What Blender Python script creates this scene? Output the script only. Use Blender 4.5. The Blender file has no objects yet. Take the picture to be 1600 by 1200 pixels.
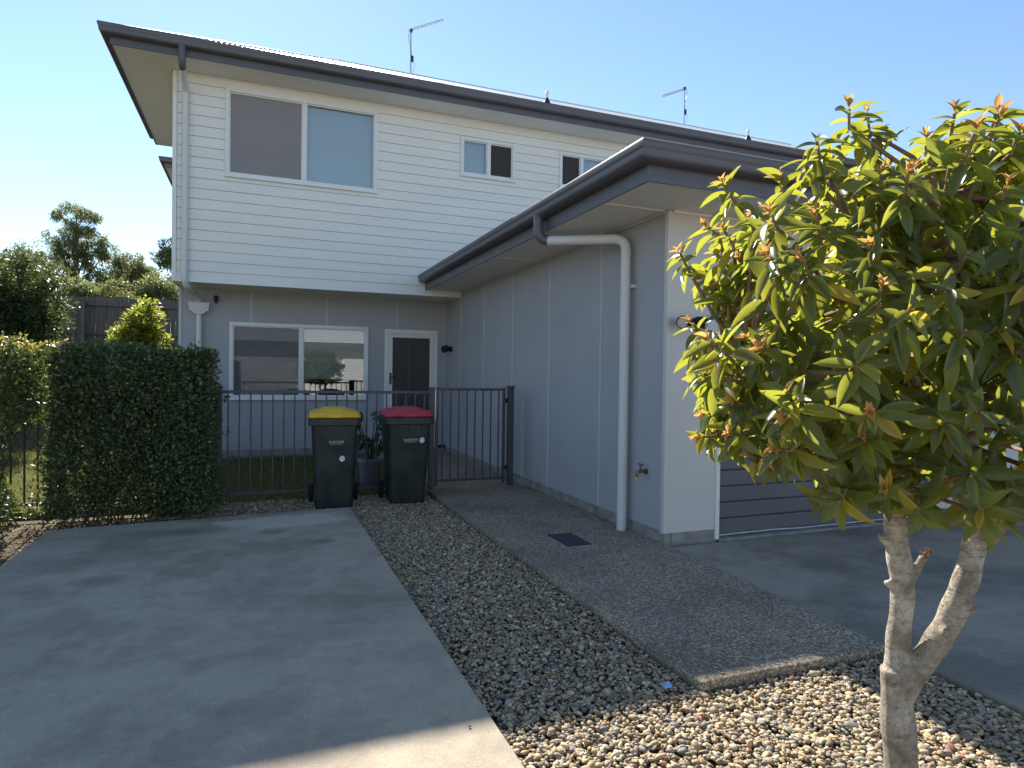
import bpy, bmesh, math, random
import numpy as np
from mathutils import Matrix, Vector
random.seed(7); rng = np.random.default_rng(7)
scene = bpy.context.scene
COL = scene.collection
rad = math.radians

# ------------------------------------------------------------------ camera
cam_d = bpy.data.cameras.new('camera'); cam = bpy.data.objects.new('camera', cam_d); COL.objects.link(cam)
YAW, PITCH, ROLL = 0.3737865, 0.0131305, 0.0136354
f = Vector((math.sin(YAW)*math.cos(PITCH), math.cos(YAW)*math.cos(PITCH), -math.sin(PITCH)))
r = Vector((math.cos(YAW), -math.sin(YAW), 0.0)); d = f.cross(r)
r2 = math.cos(ROLL)*r - math.sin(ROLL)*d; d2 = math.sin(ROLL)*r + math.cos(ROLL)*d
cam.matrix_world = Matrix(((r2.x, -d2.x, -f.x, 0), (r2.y, -d2.y, -f.y, 0), (r2.z, -d2.z, -f.z, 1.4), (0, 0, 0, 1)))
cam_d.sensor_width = 36.0; cam_d.lens = 1006.6/1600*36; cam_d.clip_start = 0.05; cam_d.clip_end = 2000
scene.camera = cam

# ------------------------------------------------------------------ light
SUN = Vector((0.075, -1.250, -1.0)).normalized()          # direction the light travels
ELEV = math.asin(-SUN.z)
world = bpy.data.worlds.new('World'); scene.world = world; world.use_nodes = True
nt = world.node_tree; bg = nt.nodes['Background']
sky = nt.nodes.new('ShaderNodeTexSky'); sky.sky_type = 'NISHITA'; sky.sun_disc = False
sky.sun_elevation = ELEV; sky.sun_rotation = math.atan2(-SUN.x, -SUN.y)
sky.altitude = 0; sky.air_density = 1.0; sky.dust_density = 0.05; sky.ozone_density = 2.4
nt.links.new(sky.outputs[0], bg.inputs[0]); bg.inputs[1].default_value = 0.098
sun_d = bpy.data.lights.new('sun', 'SUN'); sun_d.energy = 5.0; sun_d.angle = rad(0.53); sun_d.color = (1.0, 0.94, 0.85)
sun = bpy.data.objects.new('sun', sun_d); COL.objects.link(sun)
sun.rotation_euler = SUN.to_track_quat('-Z', 'Y').to_euler(); sun.location = (-3, 30, 30)
vs = scene.view_settings; vs.view_transform = 'Standard'; vs.look = 'None'; vs.gamma = 1.0; vs.use_curve_mapping = False
vs.exposure = 1.15

# ------------------------------------------------------------------ materials
def mat(name, col, rough=0.7, spec=0.3, metallic=0.0, vary=0.06, scale=6.0, bump=0.0, bscale=80.0, stretch=(1, 1, 1), coat=0.0):
    """painted / cast surface: base colour with soft noise variation and fine relief"""
    m = bpy.data.materials.new(name); m.use_nodes = True
    n = m.node_tree.nodes; l = m.node_tree.links; b = n['Principled BSDF']
    b.inputs['Roughness'].default_value = rough; b.inputs['Specular IOR Level'].default_value = spec
    b.inputs['Metallic'].default_value = metallic; b.inputs['Coat Weight'].default_value = coat
    tc = n.new('ShaderNodeTexCoord'); mp = n.new('ShaderNodeMapping'); mp.inputs['Scale'].default_value = stretch
    l.new(tc.outputs['Object'], mp.inputs[0])
    nz = n.new('ShaderNodeTexNoise'); nz.inputs['Scale'].default_value = scale; nz.inputs['Detail'].default_value = 6
    l.new(mp.outputs[0], nz.inputs['Vector'])
    mx = n.new('ShaderNodeMix'); mx.data_type = 'RGBA'
    mx.inputs[6].default_value = tuple(c*(1-vary) for c in col)+(1,); mx.inputs[7].default_value = tuple(min(1, c*(1+vary)) for c in col)+(1,)
    cr = n.new('ShaderNodeMapRange'); cr.inputs[1].default_value = 0.3; cr.inputs[2].default_value = 0.7
    l.new(nz.outputs[0], cr.inputs[0]); l.new(cr.outputs[0], mx.inputs[0]); l.new(mx.outputs[2], b.inputs['Base Color'])
    if bump:
        n2 = n.new('ShaderNodeTexNoise'); n2.inputs['Scale'].default_value = bscale; n2.inputs['Detail'].default_value = 4
        l.new(mp.outputs[0], n2.inputs['Vector'])
        bp = n.new('ShaderNodeBump'); bp.inputs['Strength'].default_value = bump; bp.inputs['Distance'].default_value = 0.004
        l.new(n2.outputs[0], bp.inputs['Height']); l.new(bp.outputs[0], b.inputs['Normal'])
    return m

M = {}
M['board'] = mat('weatherboard_paint', (0.74, 0.715, 0.66), 0.55, 0.35, vary=0.03, scale=2.5, bump=0.08, bscale=60, stretch=(0.3, 1, 3))
M['trim'] = mat('trim_paint', (0.74, 0.71, 0.65), 0.5, 0.35, vary=0.02)
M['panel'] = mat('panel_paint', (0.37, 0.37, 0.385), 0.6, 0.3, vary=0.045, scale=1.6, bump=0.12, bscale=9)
M['joint'] = mat('joint_paint', (0.50, 0.495, 0.495), 0.55, 0.3, vary=0.02)
M['lit_panel'] = mat('lit_panel_paint', (0.56, 0.54, 0.51), 0.6, 0.3, vary=0.03, scale=1.4)  # panel paint lightened: ground bounce on the garage front is in the colour
M['soffit'] = mat('soffit_paint', (0.72, 0.69, 0.63), 0.7, 0.2, vary=0.02, scale=1.5)
M['gutter'] = mat('gutter_steel', (0.092, 0.088, 0.098), 0.38, 0.5, vary=0.08, scale=3)
M['roof'] = mat('roof_steel', (0.62, 0.61, 0.58), 0.4, 0.5, vary=0.06, scale=1.0)
M['pipe'] = mat('pipe_paint', (0.60, 0.60, 0.58), 0.4, 0.4, vary=0.03)
M['footing'] = mat('footing_concrete', (0.26, 0.25, 0.23), 0.9, 0.2, vary=0.25, scale=9, bump=0.4, bscale=60)
M['alu'] = mat('window_aluminium', (0.70, 0.69, 0.67), 0.35, 0.5, vary=0.03)
M['blind'] = mat('roller_blind', (0.78, 0.79, 0.76), 0.8, 0.1, vary=0.02)
M['slat'] = mat('venetian_slat', (0.62, 0.60, 0.54), 0.5, 0.3, vary=0.03)
M['dark_room'] = mat('dark_interior', (0.03, 0.03, 0.035), 0.9, 0.1)  # darkness of the unlit rooms put into the colour
M['door'] = mat('timber_door', (0.46, 0.35, 0.28), 0.6, 0.2, vary=0.15, scale=5, stretch=(8, 1, .6))
M['garage_door'] = mat('garage_door_steel', (0.115, 0.115, 0.12), 0.5, 0.4, vary=0.10, scale=2.0, bump=0.05, bscale=30)
M['black'] = mat('black_plastic', (0.015, 0.015, 0.017), 0.4, 0.4, vary=0.1)
M['rubber'] = mat('bin_rubber', (0.02, 0.02, 0.02), 0.8, 0.2, vary=0.2)
M['fence'] = mat('fence_powdercoat', (0.060, 0.060, 0.070), 0.4, 0.45, vary=0.10, scale=8)
M['bin'] = mat('bin_green_plastic', (0.020, 0.030, 0.026), 0.45, 0.45, vary=0.5, scale=4, bump=0.05, bscale=200)
M['bin_rim'] = mat('bin_rim_plastic', (0.030, 0.038, 0.034), 0.5, 0.4, vary=0.2)
M['yellow'] = mat('yellow_lid_plastic', (0.72, 0.44, 0.02), 0.45, 0.4, vary=0.10, scale=9)
M['red'] = mat('red_lid_plastic', (0.44, 0.035, 0.055), 0.5, 0.4, vary=0.14, scale=9)
M['white'] = mat('white_print', (0.75, 0.76, 0.76), 0.6, 0.3, vary=0.15, scale=60)
M['galv'] = mat('galvanised_steel', (0.42, 0.42, 0.43), 0.4, 0.5, metallic=0.5, vary=0.15, scale=20)
M['brass'] = mat('weathered_brass', (0.20, 0.11, 0.06), 0.45, 0.5, metallic=0.6, vary=0.3, scale=40)
M['copper'] = mat('copper_handle', (0.55, 0.36, 0.24), 0.4, 0.5, metallic=0.4, vary=0.2, scale=30)
M['cover'] = mat('cover_iron', (0.040, 0.042, 0.047), 0.6, 0.4, vary=0.25, scale=20, bump=0.3, bscale=90)
M['pot'] = mat('pot_ceramic', (0.20, 0.23, 0.27), 0.5, 0.4, vary=0.08)
M['soil'] = mat('potting_soil', (0.05, 0.035, 0.025), 0.95, 0.1, vary=0.3, scale=40)
M['paling'] = mat('weathered_paling', (0.20, 0.17, 0.15), 0.9, 0.1, vary=0.35, scale=4, stretch=(6, 6, .5), bump=0.4, bscale=40)
M['stem'] = mat('shrub_stem', (0.12, 0.085, 0.06), 0.9, 0.1, vary=0.3, scale=20)
M['twig'] = mat('brown_twig', (0.24, 0.155, 0.10), 0.8, 0.2, vary=0.3, scale=25)
M['gum_bark'] = mat('gum_bark', (0.32, 0.27, 0.22), 0.85, 0.1, vary=0.3, scale=4)
M['litter'] = mat('blue_wrapper', (0.25, 0.40, 0.75), 0.4, 0.4, vary=0.2, scale=60)

def nodes_of(name):
    m = bpy.data.materials.new(name); m.use_nodes = True
    return m, m.node_tree.nodes, m.node_tree.links, m.node_tree.nodes['Principled BSDF']
def ramp(n, l, src, stops):
    c = n.new('ShaderNodeValToRGB'); e = c.color_ramp.elements
    while len(e) < len(stops): e.new(0.5)
    for q, (p, v) in zip(e, stops):
        q.position = p; q.color = (v, v, v, 1) if isinstance(v, (int, float)) else tuple(v)+(1,)
    if src is not None: l.new(src, c.inputs[0])
    return c
def noise(n, l, vec, scale, detail=6, rough=0.55, dist=0.0):
    t = n.new('ShaderNodeTexNoise'); t.inputs['Scale'].default_value = scale; t.inputs['Detail'].default_value = detail
    t.inputs['Roughness'].default_value = rough; t.inputs['Distortion'].default_value = dist
    if vec is not None: l.new(vec, t.inputs['Vector'])
    return t
def mixc(n, l, fac, a, b, mode='MIX'):
    x = n.new('ShaderNodeMix'); x.data_type = 'RGBA'; x.blend_type = mode
    for s, v in ((0, fac), (6, a), (7, b)):
        if hasattr(v, 'links'): l.new(v, x.inputs[s])
        elif isinstance(v, (int, float)): x.inputs[s].default_value = v
        else: x.inputs[s].default_value = tuple(v)+(1,)
    return x.outputs[2]

def concrete(name, base, stain, pale=None):
    m, n, l, b = nodes_of(name); tc = n.new('ShaderNodeTexCoord'); v = tc.outputs['Object']
    big = noise(n, l, v, 0.7, 12, 0.72, 0.15); mid = noise(n, l, v, 3.2, 12, 0.76, 0.1); fine = noise(n, l, v, 160, 3)
    mp = n.new('ShaderNodeMapping'); mp.inputs['Scale'].default_value = (2.2, 14, 1); l.new(v, mp.inputs[0])
    brush = noise(n, l, mp.outputs[0], 1.6, 6, 0.6)
    c = mixc(n, l, ramp(n, l, big.outputs[0], [(0.46, 0.0), (0.58, 0.9)]).outputs[0], base, stain)
    c = mixc(n, l, ramp(n, l, mid.outputs[0], [(0.46, 0.0), (0.72, 0.55)]).outputs[0], c, tuple(x*0.62 for x in base))
    c = mixc(n, l, ramp(n, l, brush.outputs[0], [(0.5, 0.0), (0.75, 0.12)]).outputs[0], c, tuple(min(1, x*1.35) for x in base))
    if pale:
        # a dried slurry spill and two round old oil marks, each with an outline of its own
        def blob(cx, cy, rx, ry, wob):
            mm = n.new('ShaderNodeMapping'); mm.vector_type = 'POINT'
            mm.inputs['Location'].default_value = (-cx/rx, -cy/ry, 0); mm.inputs['Scale'].default_value = (1/rx, 1/ry, 0)
            l.new(v, mm.inputs[0])
            ln = n.new('ShaderNodeVectorMath'); ln.operation = 'LENGTH'; l.new(mm.outputs[0], ln.inputs[0])
            ad = n.new('ShaderNodeMath'); ad.operation = 'MULTIPLY_ADD'; l.new(mid.outputs[0], ad.inputs[0]); ad.inputs[1].default_value = wob
            sb = n.new('ShaderNodeMath'); sb.operation = 'SUBTRACT'; l.new(ln.outputs['Value'], sb.inputs[0]); sb.inputs[1].default_value = .5*wob; l.new(sb.outputs[0], ad.inputs[2]); return ad.outputs[0]
        p = blob(0.22, 6.42, 0.66, 0.30, 1.6); c = mixc(n, l, ramp(n, l, p, [(0.80, 0.8), (1.0, 0.0)]).outputs[0], c, pale)
        for cx, cy, rx, ry in ((-0.98, 4.95, 0.22, 0.17), (0.50, 5.55, 0.15, 0.10), (0.12, 6.0, 0.16, 0.11), (-.7, 6.25, .8, .22)):
            p = blob(cx, cy, rx, ry, 0.5); c = mixc(n, l, ramp(n, l, p, [(0.35, 0.5), (1.0, 0.0)]).outputs[0], c, (0.14, 0.115, 0.085))
    c = mixc(n, l, ramp(n, l, fine.outputs[0], [(0.35, 0.45), (0.52, 0.0)]).outputs[0], c, (0.10, 0.09, 0.075))
    l.new(c, b.inputs['Base Color']); b.inputs['Roughness'].default_value = 0.85; b.inputs['Specular IOR Level'].default_value = 0.25
    bp = n.new('ShaderNodeBump'); bp.inputs['Strength'].default_value = 0.25; bp.inputs['Distance'].default_value = 0.003
    l.new(fine.outputs[0], bp.inputs['Height']); l.new(bp.outputs[0], b.inputs['Normal'])
    return m
M['concrete'] = concrete('driveway_concrete', (0.47, 0.39, 0.285), (0.285, 0.235, 0.172), (0.64, 0.545, 0.415))
M['concrete2'] = concrete('garage_apron_concrete', (0.38, 0.33, 0.26), (0.20, 0.175, 0.14))

def aggregate():
    m, n, l, b = nodes_of('exposed_aggregate'); tc = n.new('ShaderNodeTexCoord'); v = tc.outputs['Object']
    vo = n.new('ShaderNodeTexVoronoi'); vo.inputs['Scale'].default_value = 95; l.new(v, vo.inputs['Vector'])
    sep = n.new('ShaderNodeSeparateColor'); l.new(vo.outputs['Color'], sep.inputs[0])
    c = ramp(n, l, sep.outputs[0], [(0.0, (0.08, 0.062, 0.045)), (0.35, (0.27, 0.20, 0.125)), (0.6, (0.43, 0.33, 0.21)), (0.85, (0.58, 0.48, 0.34)), (1.0, (0.75, 0.67, 0.52))]).outputs[0]
    edge = ramp(n, l, vo.outputs['Distance'], [(0.35, 0.0), (0.7, 0.8)]).outputs[0]
    c = mixc(n, l, edge, c, (0.20, 0.16, 0.11))
    big = noise(n, l, v, 1.7, 7, 0.6, 0.4)
    c = mixc(n, l, ramp(n, l, big.outputs[0], [(0.42, 0.0), (0.7, 0.5)]).outputs[0], c, (0.07, 0.064, 0.056))
    l.new(c, b.inputs['Base Color']); b.inputs['Roughness'].default_value = 0.75
    bp = n.new('ShaderNodeBump'); bp.inputs['Strength'].default_value = 0.6; bp.inputs['Distance'].default_value = 0.004; bp.invert = True
    l.new(vo.outputs['Distance'], bp.inputs['Height']); l.new(bp.outputs[0], b.inputs['Normal'])
    return m
M['aggregate'] = aggregate()

def ground_mat(name, a, b_, c_):
    m, n, l, b = nodes_of(name); tc = n.new('ShaderNodeTexCoord'); v = tc.outputs['Object']
    x = noise(n, l, v, 1.3, 8, 0.65); y = noise(n, l, v, 30, 5)
    c = ramp(n, l, x.outputs[0], [(0.3, a), (0.55, b_), (0.75, c_)]).outputs[0]
    c = mixc(n, l, ramp(n, l, y.outputs[0], [(0.4, 0.6), (0.6, 0.0)]).outputs[0], c, tuple(q*0.45 for q in a))
    l.new(c, b.inputs['Base Color']); b.inputs['Roughness'].default_value = 0.95; b.inputs['Specular IOR Level'].default_value = 0.1
    bp = n.new('ShaderNodeBump'); bp.inputs['Strength'].default_value = 0.6; bp.inputs['Distance'].default_value = 0.02
    l.new(y.outputs[0], bp.inputs['Height']); l.new(bp.outputs[0], b.inputs['Normal'])
    return m
M['ground'] = ground_mat('garden_earth', (0.11, 0.085, 0.055), (0.15, 0.12, 0.075), (0.10, 0.12, 0.05))
M['lawn'] = ground_mat('lawn_soil', (0.09, 0.10, 0.035), (0.13, 0.13, 0.045), (0.16, 0.14, 0.06))
M['gravel_base'] = ground_mat('gravel_base', (0.10, 0.08, 0.055), (0.13, 0.11, 0.08), (0.09, 0.08, 0.07))

def attr_mat(name, rough=0.7, spec=0.3, bump=0.0):
    m, n, l, b = nodes_of(name); a = n.new('ShaderNodeAttribute'); a.attribute_name = 'col'
    tc = n.new('ShaderNodeTexCoord'); nz = noise(n, l, tc.outputs['Object'], 130, 4)
    c = mixc(n, l, ramp(n, l, nz.outputs[0], [(0.35, 0.35), (0.6, 0.0)]).outputs[0], a.outputs['Color'], (0.07, 0.055, 0.04))
    l.new(c, b.inputs['Base Color']); b.inputs['Roughness'].default_value = rough; b.inputs['Specular IOR Level'].default_value = spec
    return m
M['pebble'] = attr_mat('river_pebble', 0.62, 0.35)
M['dry_leaf'] = attr_mat('dry_leaf', 0.8, 0.2)

def leaf_mat(name, stops, trans, tfac=0.35, rough=0.38, spec=0.45):
    """leaf: glossy top, light coming through from behind; each leaf's own tint from attribute rnd or the object's random"""
    m, n, l, b = nodes_of(name)
    a = n.new('ShaderNodeAttribute'); a.attribute_name = 'rnd'; oi = n.new('ShaderNodeObjectInfo')
    ad = n.new('ShaderNodeMath'); ad.operation = 'ADD'; l.new(a.outputs['Fac'], ad.inputs[0]); l.new(oi.outputs['Random'], ad.inputs[1])
    fr = n.new('ShaderNodeMath'); fr.operation = 'FRACT'; l.new(ad.outputs[0], fr.inputs[0])
    c = ramp(n, l, fr.outputs[0], stops).outputs[0]
    l.new(c, b.inputs['Base Color']); b.inputs['Roughness'].default_value = rough; b.inputs['Specular IOR Level'].default_value = spec
    tr = n.new('ShaderNodeBsdfTranslucent')
    l.new(mixc(n, l, 0.45, c, trans), tr.inputs['Color'])
    mx = n.new('ShaderNodeMixShader'); mx.inputs[0].default_value = tfac
    l.new(b.outputs[0], mx.inputs[1]); l.new(tr.outputs[0], mx.inputs[2]); l.new(mx.outputs[0], n['Material Output'].inputs[0])
    return m
M['leaf'] = leaf_mat('tree_leaf', [(0.0, (0.030, 0.064, 0.026)), (0.5, (0.046, 0.088, 0.030)), (0.80, (0.080, 0.125, 0.032)), (0.93, (0.18, 0.20, 0.035)), (1.0, (0.42, 0.28, 0.03))], (0.95, 0.92, 0.07), 0.5, 0.30, 0.6)
M['leaf_new'] = leaf_mat('new_tree_leaf', [(0.0, (0.52, 0.24, 0.10)), (0.5, (0.60, 0.36, 0.12)), (1.0, (0.55, 0.45, 0.12))], (0.8, 0.45, 0.12), 0.5)
M['leaf_dead'] = leaf_mat('dead_tree_leaf', [(0.0, (0.16, 0.08, 0.04)), (1.0, (0.26, 0.14, 0.07))], (0.35, 0.18, 0.08), 0.25, 0.7)
M['hedge'] = leaf_mat('hedge_leaf', [(0.0, (0.030, 0.050, 0.022)), (0.6, (0.058, 0.090, 0.034)), (0.93, (0.11, 0.145, 0.045)), (1.0, (0.26, 0.25, 0.07))], (0.30, 0.36, 0.05), 0.26, 0.42)
M['hedge_new'] = leaf_mat('new_hedge_leaf', [(0.0, (0.16, 0.17, 0.03)), (0.6, (0.30, 0.26, 0.05)), (1.0, (0.40, 0.20, 0.07))], (0.65, 0.5, 0.1), 0.5)
M['bright_shrub'] = leaf_mat('bright_shrub_leaf', [(0.0, (0.05, 0.08, 0.018)), (0.6, (0.10, 0.14, 0.03)), (1.0, (0.28, 0.28, 0.05))], (0.8, 0.8, 0.10), 0.55)
M['gum'] = leaf_mat('gum_leaf', [(0.0, (0.075, 0.095, 0.045)), (0.6, (0.12, 0.14, 0.065)), (1.0, (0.17, 0.18, 0.075))], (0.50, 0.54, 0.16), 0.45, 0.4)
M['dark_tree'] = leaf_mat('dark_tree_leaf', [(0.0, (0.030, 0.050, 0.026)), (0.6, (0.050, 0.078, 0.034)), (1.0, (0.09, 0.125, 0.05))], (0.30, 0.36, 0.06), 0.32, 0.45, 0.25)
M['monstera'] = leaf_mat('split_leaf', [(0.0, (0.02, 0.05, 0.018)), (1.0, (0.045, 0.09, 0.03))], (0.12, 0.22, 0.03), 0.25, 0.35)
M['grass'] = leaf_mat('grass_blade', [(0.0, (0.07, 0.085, 0.03)), (0.5, (0.13, 0.13, 0.045)), (1.0, (0.24, 0.20, 0.085))], (0.35, 0.36, 0.06), 0.35, 0.6)

def bark():
    m, n, l, b = nodes_of('pale_bark'); tc = n.new('ShaderNodeTexCoord'); v = tc.outputs['Object']
    mp = n.new('ShaderNodeMapping'); mp.inputs['Scale'].default_value = (6, 6, 26); l.new(v, mp.inputs[0])
    ring = noise(n, l, mp.outputs[0], 2.2, 7, 0.7, 0.8); bl = noise(n, l, v, 9, 7, 0.65, 0.5); fn = noise(n, l, v, 90, 5, 0.7)
    c = ramp(n, l, bl.outputs[0], [(0.36, (0.20, 0.175, 0.13)), (0.47, (0.34, 0.29, 0.225)), (0.60, (0.50, 0.44, 0.36)), (0.75, (0.66, 0.60, 0.51))]).outputs[0]
    c = mixc(n, l, ramp(n, l, ring.outputs[0], [(0.36, 0.75), (0.47, 0.0)]).outputs[0], c, (0.12, 0.095, 0.065))
    c = mixc(n, l, ramp(n, l, fn.outputs[0], [(0.38, 0.5), (0.5, 0.0)]).outputs[0], c, (0.14, 0.13, 0.09))
    l.new(c, b.inputs['Base Color']); b.inputs['Roughness'].default_value = 0.85; b.inputs['Specular IOR Level'].default_value = 0.2
    bp = n.new('ShaderNodeBump'); bp.inputs['Strength'].default_value = 0.9; bp.inputs['Distance'].default_value = 0.008
    s = n.new('ShaderNodeMath'); s.operation = 'ADD'; l.new(ring.outputs[0], s.inputs[0]); l.new(fn.outputs[0], s.inputs[1])
    l.new(s.outputs[0], bp.inputs['Height']); l.new(bp.outputs[0], b.inputs['Normal'])
    return m
M['bark'] = bark()

def glass():
    m, n, l, b = nodes_of('window_glass'); n.remove(b)
    g = n.new('ShaderNodeBsdfGlossy'); g.inputs['Roughness'].default_value = 0.0; g.inputs['Color'].default_value = (0.95, 0.97, 1, 1)
    t = n.new('ShaderNodeBsdfTransparent'); t.inputs['Color'].default_value = (0.80, 0.84, 0.84, 1)
    fr = n.new('ShaderNodeFresnel'); fr.inputs[0].default_value = 1.5
    ad = n.new('ShaderNodeMath'); ad.operation = 'ADD'; ad.use_clamp = True; ad.inputs[1].default_value = 0.05; l.new(fr.outputs[0], ad.inputs[0])
    mx = n.new('ShaderNodeMixShader'); l.new(ad.outputs[0], mx.inputs[0]); l.new(t.outputs[0], mx.inputs[1]); l.new(g.outputs[0], mx.inputs[2])
    l.new(mx.outputs[0], n['Material Output'].inputs[0]); return m
M['glass'] = glass()
def screen(name, col, fac):
    m, n, l, b = nodes_of(name)
    b.inputs['Base Color'].default_value = col+(1,); b.inputs['Roughness'].default_value = 0.8
    t = n.new('ShaderNodeBsdfTransparent'); mx = n.new('ShaderNodeMixShader'); mx.inputs[0].default_value = fac
    l.new(t.outputs[0], mx.inputs[1]); l.new(b.outputs[0], mx.inputs[2]); l.new(mx.outputs[0], n['Material Output'].inputs[0]); return m
M['flyscreen'] = screen('flyscreen_mesh', (0.36, 0.32, 0.31), 0.5)
M['door_screen'] = screen('door_flyscreen', (0.14, 0.11, 0.10), 0.3)
M['thin_screen'] = screen('thin_flyscreen', (0.16, 0.16, 0.165), 0.35)
M['dark_screen'] = screen('dark_flyscreen', (0.05, 0.042, 0.042), 0.8)

# ------------------------------------------------------------------ helpers
class MB:
    def __init__(self): self.v = []; self.f = []
    def add(self, vs_, fs_):
        o = len(self.v); self.v += [tuple(p) for p in vs_]; self.f += [tuple(i+o for i in q) for q in fs_]; return self
    def box(self, x0, x1, y0, y1, z0, z1):
        return self.add([(x0, y0, z0), (x1, y0, z0), (x1, y1, z0), (x0, y1, z0), (x0, y0, z1), (x1, y0, z1), (x1, y1, z1), (x0, y1, z1)],
                        [(0, 3, 2, 1), (4, 5, 6, 7), (0, 1, 5, 4), (1, 2, 6, 5), (2, 3, 7, 6), (3, 0, 4, 7)])
    def prism(self, a, b, fn):
        """section: list of 2D points; fn(t, p) -> 3D; swept from a to b"""
        k = len(fn[1]); g = fn[0]; V = [g(a, p) for p in fn[1]]+[g(b, p) for p in fn[1]]
        F = [(i, (i+1) % k, k+(i+1) % k, k+i) for i in range(k)]+[tuple(range(k-1, -1, -1)), tuple(range(k, 2*k))]
        return self.add(V, F)
    def tube(self, pts, rs, n=12, cap=True):
        pts = [Vector([float(q) for q in p]) for p in pts]; V = []; F = []
        if isinstance(rs, (int, float)): rs = [rs]*len(pts)
        up = None
        for i, p in enumerate(pts):
            t = (pts[min(i+1, len(pts)-1)]-pts[max(i-1, 0)]).normalized()
            if up is None: up = Vector((0, 0, 1)) if abs(t.z) < 0.9 else Vector((1, 0, 0))
            a = (up-t*up.dot(t)).normalized(); b = t.cross(a); up = a
            V += [p+float(rs[i])*(math.cos(2*math.pi*k/n)*a+math.sin(2*math.pi*k/n)*b) for k in range(n)]
        for i in range(len(pts)-1):
            F += [(i*n+k, i*n+(k+1) % n, (i+1)*n+(k+1) % n, (i+1)*n+k) for k in range(n)]
        if cap: F += [tuple(range(n-1, -1, -1)), tuple(range((len(pts)-1)*n, len(pts)*n))]
        return self.add(V, F)
    def lathe(self, prof, c=(0, 0, 0), n=24):
        V = []; F = []
        for rr, z in prof: V += [(c[0]+rr*math.cos(2*math.pi*k/n), c[1]+rr*math.sin(2*math.pi*k/n), c[2]+z) for k in range(n)]
        for i in range(len(prof)-1): F += [(i*n+k, i*n+(k+1) % n, (i+1)*n+(k+1) % n, (i+1)*n+k) for k in range(n)]
        F += [tuple(range(n-1, -1, -1)), tuple(range((len(prof)-1)*n, len(prof)*n))]
        return self.add(V, F)
    def sweep(self, path, prof):
        """closed profile (out, z) carried along a plan polyline, outwards to the left of travel, mitred"""
        k = len(prof); V = []; F = []; P = [Vector(p) for p in path]
        for i, p in enumerate(P):
            ns = []
            if i > 0: t = (p-P[i-1]).normalized(); ns.append(Vector((-t.y, t.x)))
            if i < len(P)-1: t = (P[i+1]-p).normalized(); ns.append(Vector((-t.y, t.x)))
            m_ = ns[0] if len(ns) == 1 else (ns[0]+ns[1])/(1+ns[0].dot(ns[1]))
            V += [(p.x+m_.x*o, p.y+m_.y*o, z) for o, z in prof]
        for i in range(len(P)-1): F += [(i*k+j, i*k+(j+1) % k, (i+1)*k+(j+1) % k, (i+1)*k+j) for j in range(k)]
        F += [tuple(range(k-1, -1, -1)), tuple(range((len(P)-1)*k, len(P)*k))]
        return self.add(V, F)
    def plate(self, axis, a0, a1, z0, z1, front, back, holes=()):
        """sheet in the plane axis='Y' (runs along x) or 'X' (runs along y) with rectangular openings; front/back = the two plane positions"""
        As = sorted({a0, a1, *[q for h in holes for q in h[:2] if a0 < q < a1]}); Zs = sorted({z0, z1, *[q for h in holes for q in h[2:] if z0 < q < z1]})
        full = {}
        for i in range(len(As)-1):
            for j in range(len(Zs)-1):
                ca, cz = (As[i]+As[i+1])/2, (Zs[j]+Zs[j+1])/2
                full[i, j] = not any(h[0] < ca < h[1] and h[2] < cz < h[3] for h in holes)
        P = (lambda a, d_, z: (a, d_, z)) if axis == 'Y' else (lambda a, d_, z: (d_, a, z))
        for (i, j), on in full.items():
            if not on: continue
            a, b, c, e = As[i], As[i+1], Zs[j], Zs[j+1]
            for dpt in (front, back): self.add([P(a, dpt, c), P(b, dpt, c), P(b, dpt, e), P(a, dpt, e)], [(0, 1, 2, 3)])
            for di, dj, q in ((-1, 0, ((a, c), (a, e))), (1, 0, ((b, c), (b, e))), (0, -1, ((a, c), (b, c))), (0, 1, ((a, e), (b, e)))):
                if not full.get((i+di, j+dj), False):
                    (p, s), (t, u) = q; self.add([P(p, front, s), P(t, front, u), P(t, back, u), P(p, back, s)], [(0, 1, 2, 3)])
        return self
    def mesh(self, name, m, smooth=False, bevel=0.0):
        me = bpy.data.meshes.new(name); me.from_pydata([tuple(p) for p in self.v], [], self.f)
        bm = bmesh.new(); bm.from_mesh(me); bmesh.ops.remove_doubles(bm, verts=bm.verts, dist=1e-5); bmesh.ops.recalc_face_normals(bm, faces=bm.faces)
        if bevel: bmesh.ops.bevel(bm, geom=list(bm.edges), offset=bevel, segments=2, profile=0.5, affect='EDGES', clamp_overlap=True)
        bm.to_mesh(me); bm.free()
        if m: me.materials.append(M[m])
        if smooth:
            me.polygons.foreach_set('use_smooth', [True]*len(me.polygons))
            me.set_sharp_from_angle(angle=rad(40))
        return me
    def build(self, name, m, parent=None, smooth=False, bevel=0.0, world=True): return obj(name, self.mesh(name, m, smooth, bevel), parent, world)

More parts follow.
